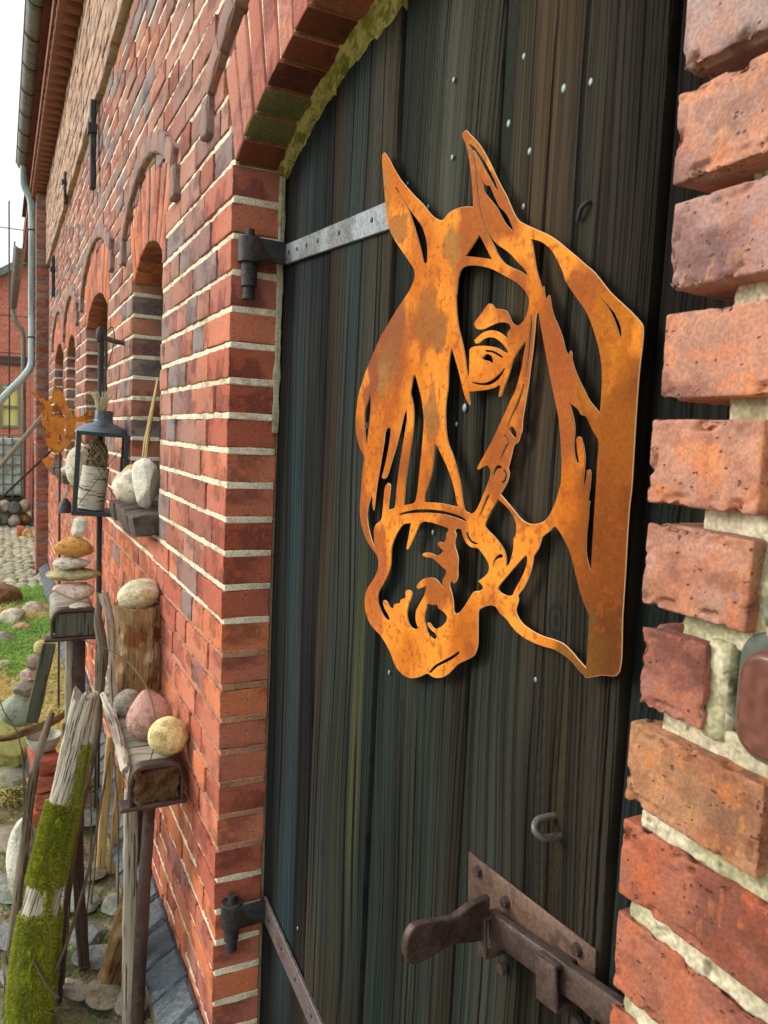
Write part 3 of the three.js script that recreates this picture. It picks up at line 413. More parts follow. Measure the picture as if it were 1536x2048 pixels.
  for (const [x, y, s] of [[-0.966, 2.096], [-0.826, 1.992, 1.2], [-0.779, 1.945, 1.1], [-0.959, 1.991], [-0.785, 1.883], [-0.722, 1.995, 1.3], [-0.677, 1.985, 1.1], [-0.802, 2.061], [-1.09, 1.991, 0.7], [-1.022, 1.939], [-0.892, 1.646, 1.5], [-0.911, 1.624, 0.9], [-0.96, 1.468], [-1.077, 1.225], [-0.705, 1.327, 0.8], [-1.442, 0.561]]) { const n = mesh('nail', ng, nm, door); n.position.set(x, y, DZ + 0.0015); n.scale.setScalar(s || 1); }
  mesh('bent_nail', tubeOf([[-0.664, 1.857, DZ - 0.01], [-0.665, 1.858, DZ + 0.005], [-0.67, 1.853, DZ + 0.009], [-0.678, 1.842, DZ + 0.006]], 0.0026, 16, 8), M.iron, door);
  // strap hinges: a knuckle on the pin, a neck back to the door, a long strap along it
  const hinge = (y0, y1, x1, h0, h1, m, nails, kh) => {
    const s = new THREE.Shape(); const xa = -1.645; s.moveTo(xa, y0 - h0 / 2); s.lineTo(x1, y1 - h1 / 2); s.lineTo(x1 + 0.01, y1); s.lineTo(x1, y1 + h1 / 2); s.lineTo(xa, y0 + h0 / 2);
    const o = mesh('strap_hinge', boxUV(new THREE.ExtrudeGeometry(s, { depth: 0.005, bevelEnabled: true, bevelSize: 0.001, bevelThickness: 0.001, bevelSegments: 1 }).translate(0, 0, DZ + 0.004), 2), m, door);
    const c = [-1.653, -0.034], kn = new THREE.Shape(); kn.absarc(0, 0, 0.024, 0, Math.PI * 2); const hole = new THREE.Path(); hole.absarc(0, 0, 0.0115, 0, Math.PI * 2, true); kn.holes.push(hole);
    mesh('knuckle', new THREE.ExtrudeGeometry(kn, { depth: kh, bevelEnabled: true, bevelSize: 0.001, bevelThickness: 0.001, bevelSegments: 1, curveSegments: 20 }).rotateX(-Math.PI / 2).translate(c[0], y0 - kh / 2, c[1]), M.iron, o);
    mesh('neck', place(roughBox(0.006, kh * 0.96, 0.083, [1, 3, 4], 0.002, 0.0006, 3, 0), -1.6335, y0, -0.0735, 0, 0.06, 0), M.iron, o);
    mesh('pin_tip', new THREE.CylinderGeometry(0.009, 0.0115, 0.022, 14).translate(c[0], y0 + kh / 2 + 0.008, c[1]), M.iron, o);
    for (const t of nails) mesh('nail', new THREE.SphereGeometry(0.0045, 8, 6).scale(1, 1, 0.4).translate(lerp(xa, x1, t), lerp(y0, y1, t) + 0.002, DZ + 0.0105), mat([44, 46, 50], 0.6), o);
  };
  hinge(1.987, 1.95, -1.085, 0.04, 0.043, M.paleIron, [0.06, 0.15, 0.25, 0.36, 0.55, 0.8], 0.05);
  hinge(0.487, 0.42, -1.12, 0.056, 0.05, mat([132, 122, 124], 0.55, { map: ironMap, metalness: 0.3 }), [0.08, 0.25, 0.42, 0.6, 0.8], 0.056);
  // sliding bolt: back plate, two keeps, flat bar with a paddle handle that stands out from the door
  const bolt = mesh('bolt_plate', place(roughBox(0.245, 0.075, 0.004, [10, 4, 1], 0.0015, 0.0004, 9, 0), -0.692, 1.03, DZ + 0.004, 0, 0, 0.075), mat([112, 88, 76], 0.6, { map: stoneMap, metalness: 0.2 }), door);
  const ba = 0.17, bx = -0.62, by = 1.022;
  mesh('bolt_bar', place(roughBox(0.3, 0.036, 0.011, [10, 3, 2], 0.0025, 0.0005, 11, 0), bx + 0.03, by + 0.013, DZ + 0.02, 0, 0, ba), M.brownIron, bolt);
  const keep = (x, y, w) => mesh('bolt_keep', place(flatten([roughBox(w, 0.05, 0.005, [3, 3, 1], 0.002, 0.0004, 3, 0).translate(0, 0, 0.03), roughBox(w, 0.006, 0.028, [2, 1, 2], 0.002, 0.0004, 4, 0).translate(0, 0.0225, 0.016), roughBox(w, 0.006, 0.028, [2, 1, 2], 0.002, 0.0004, 5, 0).translate(0, -0.0225, 0.016)]), x, y, DZ + 0.004, 0, 0, ba), M.brownIron, bolt);
  keep(-0.735, 0.998, 0.018); keep(-0.612, 1.022, 0.036);
  for (const [x, y] of [[-0.79, 1.046], [-0.728, 1.04], [-0.725, 0.955], [-0.598, 1.062], [-0.588, 0.985]]) mesh('bolt_head', new THREE.CylinderGeometry(0.0065, 0.0075, 0.006, 12).rotateX(Math.PI / 2).translate(x, y, DZ + 0.009), M.brownIron, bolt);
  { const s = new THREE.Shape(); s.moveTo(0, -0.024); s.bezierCurveTo(0.03, -0.022, 0.04, -0.014, 0.06, -0.016); s.bezierCurveTo(0.085, -0.022, 0.1, -0.026, 0.108, -0.022); s.bezierCurveTo(0.12, -0.014, 0.12, 0.012, 0.108, 0.018); s.bezierCurveTo(0.09, 0.02, 0.07, 0.012, 0.05, 0.013); s.bezierCurveTo(0.035, 0.016, 0.03, 0.024, 0, 0.024);
    const g = new THREE.ExtrudeGeometry(s, { depth: 0.006, bevelEnabled: true, bevelSize: 0.003, bevelThickness: 0.003, bevelSegments: 3, curveSegments: 16 }); g.rotateY(-Math.PI / 2); mesh('bolt_handle', place(boxUV(g, 2), -0.735, 1.02, DZ + 0.03, -0.03, 0.1, 0), M.brownIron, bolt); }
  mesh('staple', tubeOf([[-0.656, 1.183, DZ - 0.01], [-0.657, 1.183, DZ + 0.012], [-0.658, 1.181, DZ + 0.024], [-0.653, 1.174, DZ + 0.03], [-0.647, 1.167, DZ + 0.024], [-0.645, 1.166, DZ + 0.012], [-0.644, 1.166, DZ - 0.01]], 0.0044, 40, 10), mat([128, 132, 130], 0.5, { map: ironMap, metalness: 0.3 }), door);
}

// ---------------------------------------------------------------- the rusty horse head
{
  const P = [
[1570,8491,1747,8343,1905,8174,2132,7959,2385,7758,2662,7554,2926,7374,3152,7193,3306,7094,3468,7027,3550,7032,3667,7079,3851,7089,4058,7066,4272,7015,4259,7101,4220,7289,4179,7453,4110,7652,4030,7830,3957,7943,3912,8009,3933,8047,4022,8038,4107,7966,4252,7850,4395,7719,4525,7574,4653,7420,4781,7251,4905,7097,5025,6958,5147,6787,5252,6656,5350,6582,5515,6499,5694,6415,5886,6324,6055,6224,6220,6110,6380,6000,6535,5888,6689,5779,6932,5553,7110,5419,7266,5302,7388,5197,7417,5144,7422,4994,7407,4744,7406,4409,7415,3979,7422,3657,7411,3444,7413,3151,7424,2777,7429,2371,7442,1824,7198,1712,6965,1617,6916,1642,6827,1674,6735,1722,6596,1758,6433,1775,6266,1761,6093,1755,5912,1764,5749,1797,5635,1843,5517,1907,5400,1939,5323,1981,5276,2005,5188,2000,5070,1961,4953,1900,4926,1850,4934,1710,4955,1452,4929,1351,4866,1266,4704,1167,4512,1057,4392,951,4269,844,4114,754,3950,697,3836,687,3727,693,3632,648,3488,571,3276,487,3085,457,2883,468,2741,515,2647,586,2549,673,2397,764,2204,847,2049,884,1892,914,1748,974,1617,1082,1543,1222,1541,1361,1597,1493,1742,1633,1867,1750,1959,1867,1985,1989,1962,2069,1907,2119,1766,2181,1601,2251,1429,2365,1290,2520,1209,2703,1182,2857,1197,3032,1213,3290,1251,3534,1277,3681,1189,3746,1053,3854,955,3991,886,4164,869,4339,890,4512,946,4719,1053,4904,1197,5100,1378,5289,1553,5473,1726,5636,1864,5727,2032,5843,2229,5975,2421,6087,2607,6196,2710,6284,2764,6379,2757,6454,2685,6539,2492,6693,2275,6869,2052,7051,1856,7246,1749,7426,1694,7611,1637,7813,1581,8016,1520,8252,1474,8454,1496,8494],
[2145,4186,2044,4108,2007,3930,1926,3634,1843,3333,1790,3096,1769,2928,1741,2821,1680,2885,1645,3084,1587,2995,1521,2853,1485,2695,1491,2750,1550,2569,1666,2396,1819,2232,1801,2330,1766,2494,1821,2601,1947,2666,2033,2742,2057,2876,2076,3058,2096,3220,2162,3290,2232,3311,2306,3284,2300,3172,2277,3041,2263,2894,2446,2937,2489,3029,2503,3236,2545,3506,2615,3821,2686,4100,2729,4330,2700,4455,2644,4361,2550,4129,2439,3878,2290,3619,2200,3454,2135,3385,2027,3362,1969,3391,2016,3475,2091,3641,2160,3853,2205,4046,2203,4142],
[1402,4772,1453,4537,1422,4252,1370,3846,1315,3913,1258,4082,1212,4337,1220,4456,1308,4590],
[2921,4971,2993,4879,3067,4757,3159,4607,3221,4445,3266,4298,3267,4137,3254,3961,3231,3738,3207,3514,3184,3289,3151,3151,3110,3087,2988,3045,2763,3008,2763,3070,2780,3334,2820,3583,2877,3830,2932,4073,2946,4254,2928,4434,2865,4585,2808,4677,2828,4797,2864,4915],
[3606,3976,3697,3915,3835,3792,3987,3645,4108,3500,4202,3355,4267,3223,4328,3130,4198,3134,3901,3140,3648,3130,3385,3113,3380,3216,3450,3354,3525,3490,3567,3652,3584,3825,3590,3940],
[2586,2865,2868,2939,3243,3008,3629,3043,3965,3054,4260,3043,4443,3022,4538,2986,4485,2961,4342,2978,4052,2994,3719,2987,3310,2951,2938,2899,2644,2846],
[2024,7852,2116,7783,2211,7683,2410,7514,2553,7376,2759,7212,2926,7074,3030,6937,3104,6794,3134,6646,3132,6518,3073,6507,3010,6540,2935,6684,2842,6846,2749,6996,2638,7166,2526,7324,2379,7492,2197,7657,2067,7765,1991,7838],
[4465,6637,4802,6250,4472,6335,4136,6417,4309,6526],
[4055,6261,4177,6292,4351,6272,4546,6227,4781,6155,4988,6064,5188,5971,5361,5885,5510,5780,5586,5699,5607,5627,5593,5537,5544,5450,5470,5400,5412,5382,5329,5400,5262,5449,5202,5528,5144,5583,5033,5621,4899,5651,4839,5696,4769,5720,4694,5677,4585,5602,4486,5537,4465,5507,4518,5456,4626,5432,4718,5435,4852,5458,4983,5474,5091,5471,5178,5452,5244,5421,5280,5369,5241,5343,5214,5310,5228,5266,5277,5201,5176,5265,5063,5325,4950,5367,4814,5387,4678,5375,4565,5335,4492,5304,4525,5268,4596,5269,4708,5309,4821,5317,4935,5300,5049,5252,5141,5195,5221,5134,5252,5095,5227,5076,5151,5097,5016,5150,4880,5183,4695,5209,4506,5218,4410,5207,4389,5176,4398,5038,4407,4873,4361,4843,4312,4965,4258,5127,4192,5278,4114,5419,4050,5546,3992,5740,3958,5946,3970,5955,3989,6152],
[4808,5113,4890,5086,4928,5039,4944,4995,4901,4976,4830,5009,4737,5028,4676,5051,4696,5081,4751,5109],
[4740,5168,4886,5153,5024,5110,5127,5064,5147,5031,5103,5025,4976,5076,4862,5115,4748,5132],
[4485,4790,4625,4767,4764,4760,4897,4780,5024,4829,5125,4885,5179,4929,5209,4898,5140,4820,5036,4756,4905,4717,4767,4716,4601,4730,4486,4753],
[3928,5273,4012,5145,4105,4997,4214,4810,4292,4660,4378,4551,4454,4486,4425,4577,4404,4663,4514,4663,4773,4669,4975,4687,5099,4719,5128,4687,5109,4620,5100,4580,5139,4579,5178,4660,5229,4744,5285,4857,5334,4986,5412,5076,5504,5157,5584,5206,5585,5144,5558,5018,5540,4901,5495,4762,5446,4645,5357,4515,5266,4382,5153,4222,5038,4059,4898,3890,4794,3769,4721,3681,4746,3666,4847,3714,4942,3728,5005,3684,5026,3628,5000,3550,4943,3443,4863,3308,4790,3192,4719,3114,4626,3078,4543,3087,4457,3112,4394,3235,4322,3446,4229,3604,4104,3803,3984,3937,3901,4088,3850,4325,3843,4533,3876,4740,3862,5016,3890,5192],
[5642,5483,5683,5473,5690,5356,5676,5206,5667,5068,5656,4929,5641,4788,5602,4790,5607,4909,5616,5071,5620,5245,5629,5384],
[5587,4721,5618,4700,5582,4589,5514,4458,5424,4339,5330,4195,5290,4207,5366,4339,5454,4482,5531,4610,5562,4692],
[5367,4211,5418,4218,5473,4182,5515,4128,5513,4086,5474,4073,5420,4096,5363,4144,5339,4181],
[5274,4126,5326,4083,5373,4016,5338,3960,5282,3884,5221,3798,5181,3809,5237,3908,5293,3985,5319,4015,5286,4057,5240,4108],
[5157,3746,5241,3739,5262,3699,5191,3694,5144,3669,5107,3611,5074,3576,5051,3617,5075,3680,5111,3723],
[5292,3706,5351,3672,5374,3617,5349,3551,5278,3512,5245,3536,5293,3576,5312,3621,5295,3651,5267,3680],
[5004,3390,5032,3351,4964,3245,4868,3081,4821,3091,4882,3215,4947,3334],
[5759,5501,5745,5451,5739,5269,5724,5040,5703,4880,5686,4717,5662,4578,5638,4426,5613,4284,5615,4165,5590,4115,5558,4035,5507,4008,5464,3970,5441,3884,5402,3761,5386,3711,5413,3651,5391,3564,5317,3459,5249,3385,5268,3384,5403,3310,5550,3226,5693,3144,5828,3104,5956,3108,6077,3141,6169,3198,6252,3313,6310,3439,6345,3547,6358,3585,6361,3675,6353,3808,6327,3973,6293,4139,6250,4305,6192,4450,6123,4609,6052,4780,5992,4929,5917,5127,5856,5280,5803,5433,5779,5490],
[5205,3345,5260,3313,5409,3253,5527,3175,5605,3086,5626,3007,5619,2941,5584,2888,5590,2774,5565,2672,5532,2584,5469,2516,5446,2553,5437,2635,5393,2712,5300,2782,5176,2849,5020,2914,4960,2958,4964,3011,5042,3140,5148,3269],
[5833,2746,5869,2704,5864,2623,5822,2520,5742,2392,5660,2270,5625,2213,5517,2183,5374,2191,5313,2226,5323,2270,5414,2364,5568,2508,5717,2647],
[6307,3123,6231,3060,6140,3002,6106,2974,6088,2910,6047,2826,5980,2745,5973,2689,5952,2590,5894,2453,5827,2343,5732,2235,5750,2182,5709,2058,5757,1987,5870,1924,6054,1888,6230,1877,6421,1887,6584,1883,6723,1838,6838,1781,6961,1725,6963,1903,6952,2219,6946,2275,6887,2348,6813,2449,6747,2567,6679,2701,6610,2837,6545,2930,6443,3035,6343,3112],
[5549,6355,5705,6306,5860,6224,5977,6130,6076,6013,6176,5876,6239,5767,6414,5585,6563,5443,6657,5322,6735,5195,6805,5059,6846,4958,6886,4827,6908,4665,6912,4504,6910,4336,6859,4375,6728,4476,6634,4589,6538,4704,6458,4820,6404,4925,6398,4982,6378,5012,6363,4985,6330,4965,6277,5048,6231,5155,6145,5290,6060,5404,6002,5515,5975,5600,5950,5656,5924,5631,5888,5612,5868,5662,5843,5771,5841,5697,5751,5857,5680,5994,5640,6115,5599,6236],
[6414,4483,6497,4441,6569,4401,6625,4344,6702,4327,6768,4244,6841,4157,6922,4065,6923,3853,6929,3606,6932,3326,6937,2973,6941,2690,6896,2767,6843,2873,6821,2985,6817,3128,6824,3271,6823,3385,6833,3450,6798,3423,6808,3526,6817,3598,6819,3737,6800,3769,6776,3763,6774,3701,6750,3610,6714,3523,6707,3545,6710,3675,6716,3787,6711,3910,6675,4021,6634,4092,6599,4106,6581,4086,6604,3973,6642,3851,6629,3816,6593,3832,6551,3904,6523,4016,6526,4153,6507,4255,6462,4357,6428,4437],
[6758,5557,6847,5491,6931,5417,7014,5343,7083,5252,7129,5164,7136,5091,7126,5049,7091,5106,7044,5194,6973,5307,6886,5412,6807,5497],
[4119,7848,4228,7776,4386,7628,4528,7487,4668,7324,4772,7186,4832,7073,4802,7062,4669,7214,4528,7375,4384,7541,4264,7676,4202,7735,4240,7669,4299,7525,4344,7361,4391,7172,4447,6995,4527,6814,4635,6654,4749,6531,4891,6424,5073,6322,5207,6236,5340,6130,5470,6036,5538,5960,5501,5948,5363,6018,5172,6099,5037,6170,4894,6295,4793,6424,4641,6592,4507,6771,4405,6972,4336,7179,4293,7367,4238,7560,4161,7734,4102,7825],
[4444,7343,4487,7269,4561,7212,4656,7175,4708,7100,4798,6979,4885,6873,5001,6786,5094,6692,5166,6593,5210,6525,5185,6512,5062,6598,4944,6715,4845,6834,4723,6949,4575,7072,4498,7154,4473,7223,4439,7282],
[3033,2781,2985,2588,2925,2379,2964,2377,3074,2508,3185,2660,3266,2775,3382,2841,3588,2858,3790,2853,3958,2844,4068,2837,4112,2807,4051,2743,4044,2671,3995,2615,3858,2603,3832,2578,3906,2538,4006,2510,3916,2439,3807,2401,3633,2410,3487,2395,3415,2362,3521,2348,3697,2361,3814,2337,3959,2289,4100,2256,4092,2198,4020,2099,4016,1999,4065,1922,4111,1875,4020,1963,3944,2021,3841,2066,3697,2069,3524,2030,3380,1950,3295,1874,3328,1850,3447,1895,3576,1950,3570,1867,3520,1768,3411,1639,3316,1512,3312,1389,3367,1310,3411,1275,3297,1229,3170,1232,3066,1300,3021,1415,3057,1548,3125,1671,3145,1737,3100,1766,3004,1755,2959,1715,2966,1638,2823,1569,2795,1515,2612,1452,2584,1382,2462,1371,2366,1432,2255,1445,2223,1402,2305,1320,2438,1251,2490,1198,2429,1159,2301,1170,2145,1251,2041,1346,2011,1457,2057,1567,2192,1710,2323,1866,2414,2028,2417,2174,2420,2320,2510,2477,2633,2620,2790,2734],
[3617,1691,3762,1707,3903,1737,3935,1694,4048,1682,4147,1655,4191,1615,4158,1543,4044,1451,3882,1375,3795,1384,3704,1421,3660,1411,3694,1374,3799,1340,3902,1322,3944,1274,3869,1223,3767,1229,3659,1276,3607,1353,3554,1430,3558,1536,3595,1619],
[4257,2811,4301,2762,4271,2675,4292,2595,4351,2521,4385,2443,4383,2333,4395,2211,4339,2131,4288,2107,4219,2136,4200,2063,4262,1976,4312,1874,4344,1741,4381,1714,4468,1748,4561,1831,4673,1964,4783,2087,4944,2139,4997,2189,4935,2223,4874,2245,4952,2292,5059,2371,5098,2442,5068,2515,4968,2590,4820,2659,4677,2651,4550,2687,4468,2757,4408,2844,4356,2856,4293,2843],
[4543,2847,4587,2845,4631,2783,4718,2743,4843,2736,4818,2706,4695,2695,4592,2729,4533,2791],
[5324,2676,5391,2664,5378,2622,5292,2601,5228,2546,5203,2471,5171,2479,5183,2565,5238,2627],
[4505,1240,4557,1222,4408,1106,4205,984,3995,866,3806,713,3751,726,3899,868,4113,999,4343,1134]
];
  const smoothLoop = a => {                                     // rounds the drawn outline, keeps its sharp corners
    const p = []; for (let i = 0; i < a.length; i += 2) p.push([a[i] / 1e4, a[i + 1] / 1e4]);
    const n = p.length, out = [], sharp = p.map((q, i) => { const b = p[(i + n - 1) % n], c = p[(i + 1) % n], u = [q[0] - b[0], q[1] - b[1]], v = [c[0] - q[0], c[1] - q[1]]; return (u[0] * v[0] + u[1] * v[1]) / (Math.hypot(...u) * Math.hypot(...v) + 1e-9) < 0.35; });
    for (let i = 0; i < n; i++) {
      const p1 = p[i], p2 = p[(i + 1) % n], p0 = sharp[i] ? p1 : p[(i + n - 1) % n], p3 = sharp[(i + 1) % n] ? p2 : p[(i + 2) % n], L = Math.hypot(p2[0] - p1[0], p2[1] - p1[1]), K = L > 0.012 ? 4 : L > 0.005 ? 3 : 2;
      const clampT = (a, b) => { const m = Math.hypot(a, b), f = m > L * 1.2 ? L * 1.2 / m : 1; return [a * f, b * f]; };
      const t1 = clampT((p2[0] - p0[0]) / 2, (p2[1] - p0[1]) / 2), t2 = clampT((p3[0] - p1[0]) / 2, (p3[1] - p1[1]) / 2);
      for (let k = 0; k < K; k++) { const t = k / K, t3 = t * t * t, tt = t * t, a0 = 2 * t3 - 3 * tt + 1, a1 = t3 - 2 * tt + t, a2 = -2 * t3 + 3 * tt, a3 = t3 - tt; out.push(new THREE.Vector2(a0 * p1[0] + a1 * t1[0] + a2 * p2[0] + a3 * t2[0], a0 * p1[1] + a1 * t1[1] + a2 * p2[1] + a3 * t2[1])); }
    }
    return out;
  };
  const sh = new THREE.Shape(smoothLoop(P[0])); for (const h of P.slice(1)) sh.holes.push(new THREE.Path(smoothLoop(h)));
  const g = new THREE.ExtrudeGeometry(sh, { depth: 0.0005, bevelEnabled: true, bevelSize: 0.0007, bevelThickness: 0.0006, bevelOffset: -0.0007, bevelSegments: 1, curveSegments: 1 });
  const p = g.attributes.position, uv = g.attributes.uv; for (let i = 0; i < p.count; i++) uv.setXY(i, p.getX(i) / 0.8, p.getY(i) / 0.9);
  // rust: bright orange bloom, darker mill-scale patches with ragged outlines, brown patina on the neck with vignette darkening painted in
  const spots = [[-0.986, 1.782, 0.028, 0.042, [150, 96, 44]], [-0.95, 1.748, 0.024, 0.028, [138, 92, 50]], [-1.07, 1.775, 0.03, 0.05, [132, 82, 52]], [-1.1, 1.715, 0.035, 0.04, [136, 90, 52]], [-1.112, 1.685, 0.03, 0.03, [148, 110, 62]], [-1.175, 1.65, 0.02, 0.06, [128, 70, 46]], [-1.15, 1.72, 0.022, 0.07, [132, 72, 46]], [-1.11, 1.8, 0.022, 0.06, [140, 76, 44]], [-0.955, 1.645, 0.02, 0.04, [146, 102, 54]], [-0.915, 1.85, 0.03, 0.03, [150, 108, 60]], [-1.135, 1.985, 0.025, 0.06, [168, 112, 54]], [-1.09, 1.912, 0.04, 0.02, [150, 96, 50]], [-0.628, 1.66, 0.02, 0.05, [120, 70, 22]], [-0.578, 1.434, 0.035, 0.07, [96, 64, 24]], [-0.622, 1.6, 0.015, 0.035, [106, 62, 22]], [-0.58, 1.53, 0.05, 0.05, [122, 64, 14]], [-0.57, 1.62, 0.03, 0.1, [146, 78, 16]], [-0.61, 1.7, 0.05, 0.08, [176, 104, 20]], [-0.565, 1.48, 0.06, 0.22, [98, 50, 14]], [-0.58, 1.6, 0.05, 0.06, [150, 84, 16]], [-1.1, 1.34, 0.03, 0.09, [176, 96, 44]], [-0.75, 1.33, 0.06, 0.04, [176, 96, 42]], [-0.62, 1.39, 0.04, 0.05, [108, 72, 26]], [-0.6, 1.5, 0.06, 0.08, [128, 66, 14]], [-0.86, 2.0, 0.04, 0.06, [172, 112, 50]]];
  const hm = tex(1024, 1024, (u, v) => {
    const x = u * 0.8 - 1.3, y = v * 0.9 + 1.2;
    let c = mix3([186, 102, 24], [234, 148, 48], smooth(0.25, 0.75, fbm(x * 11, y * 11, 1, 5, 1)));
    c = mix3(c, [142, 74, 34], smooth(0.5, 0.62, fbm(x * 9 + 3, y * 7, 2, 6, 8)) * 0.75);
    const wx = x + (fbm(x * 30, y * 30, 5, 3, 2) - 0.5) * 0.05, wy = y + (fbm(x * 30 + 9, y * 30, 7, 3, 4) - 0.5) * 0.06;
    for (const [sx, sy, a, b, k] of spots) { const d = Math.hypot((wx - sx) / a, (wy - sy) / b); if (d < 1.15) c = mix3(c, k, smooth(1.15, 0.7, d) * 0.78); }
    c = mix3(c, [150, 74, 30], smooth(0.56, 0.74, fbm(x * 120, y * 120, 3, 4, 6)) * 0.5);
    const f = 0.93 + 0.14 * vn(x * 420, y * 420, 1, 7); return [c[0] * f, c[1] * f, c[2] * f];
  });
  const hb = tex(1024, 1024, (u, v) => 0.5 + 0.5 * (fbm(u * 130, v * 146, 1, 4, 4) - 0.5), false);
  const face = mat([255, 255, 255], 0.85, { specularIntensity: 0.4, map: hm, bumpMap: hb, bumpScale: 0.0004, metalness: 0.1 }), edge = mat([206, 168, 122], 0.6);
  const horse = thing('horse_head_sign', 'large rusty cut steel horse head with bridle mounted on dark plank door', 'sign', null, [-1.3, 1.2, -0.1012]);
  const lid = mesh('horse_silhouette', g, [face, edge], horse);
  for (const [x, y] of [[-0.95, 1.83], [-0.6, 1.7], [-0.6, 1.42], [-0.93, 1.32], [-1.17, 1.62]]) mesh('spacer', new THREE.CylinderGeometry(0.006, 0.006, 0.017, 10).rotateX(Math.PI / 2).translate(x + 1.3, y - 1.2, -0.0085), M.iron, horse);
}

// ---------------------------------------------------------------- bell push on the right hand wall
{
  const b = thing('wall_bell', 'rounded reddish brown bell push in grey surround on right brick jamb', 'doorbell', null, [-0.302, 1.441, -0.03]);
  const rr = (w, h, r) => { const s = new THREE.Shape(); s.moveTo(-w + r, -h); s.lineTo(w - r, -h); s.absarc(w - r, -h + r, r, -Math.PI / 2, 0); s.lineTo(w, h - r); s.absarc(w - r, h - r, r, 0, Math.PI / 2); s.lineTo(-w + r, h); s.absarc(-w + r, h - r, r, Math.PI / 2, Math.PI); s.lineTo(-w, -h + r); s.absarc(-w + r, -h + r, r, Math.PI, Math.PI * 1.5); return s; };
  mesh('surround', new THREE.ExtrudeGeometry(rr(0.046, 0.041, 0.02), { depth: 0.02, bevelEnabled: true, bevelSize: 0.003, bevelThickness: 0.004, bevelSegments: 4, curveSegments: 12 }), mat([104, 116, 110], 0.6, { map: stoneMap }), b);
  mesh('cover', new THREE.ExtrudeGeometry(rr(0.036, 0.03, 0.014), { depth: 0.008, bevelEnabled: true, bevelSize: 0.006, bevelThickness: 0.009, bevelSegments: 8, curveSegments: 12 }).translate(0.002, -0.002, 0.02), mat([138, 88, 78], 0.32, { map: stoneMap }), b);
  mesh('button', new THREE.SphereGeometry(0.009, 20, 12).scale(1, 0.8, 0.5).translate(0.003, -0.02, 0.037), mat([206, 110, 124], 0.35), b);
}

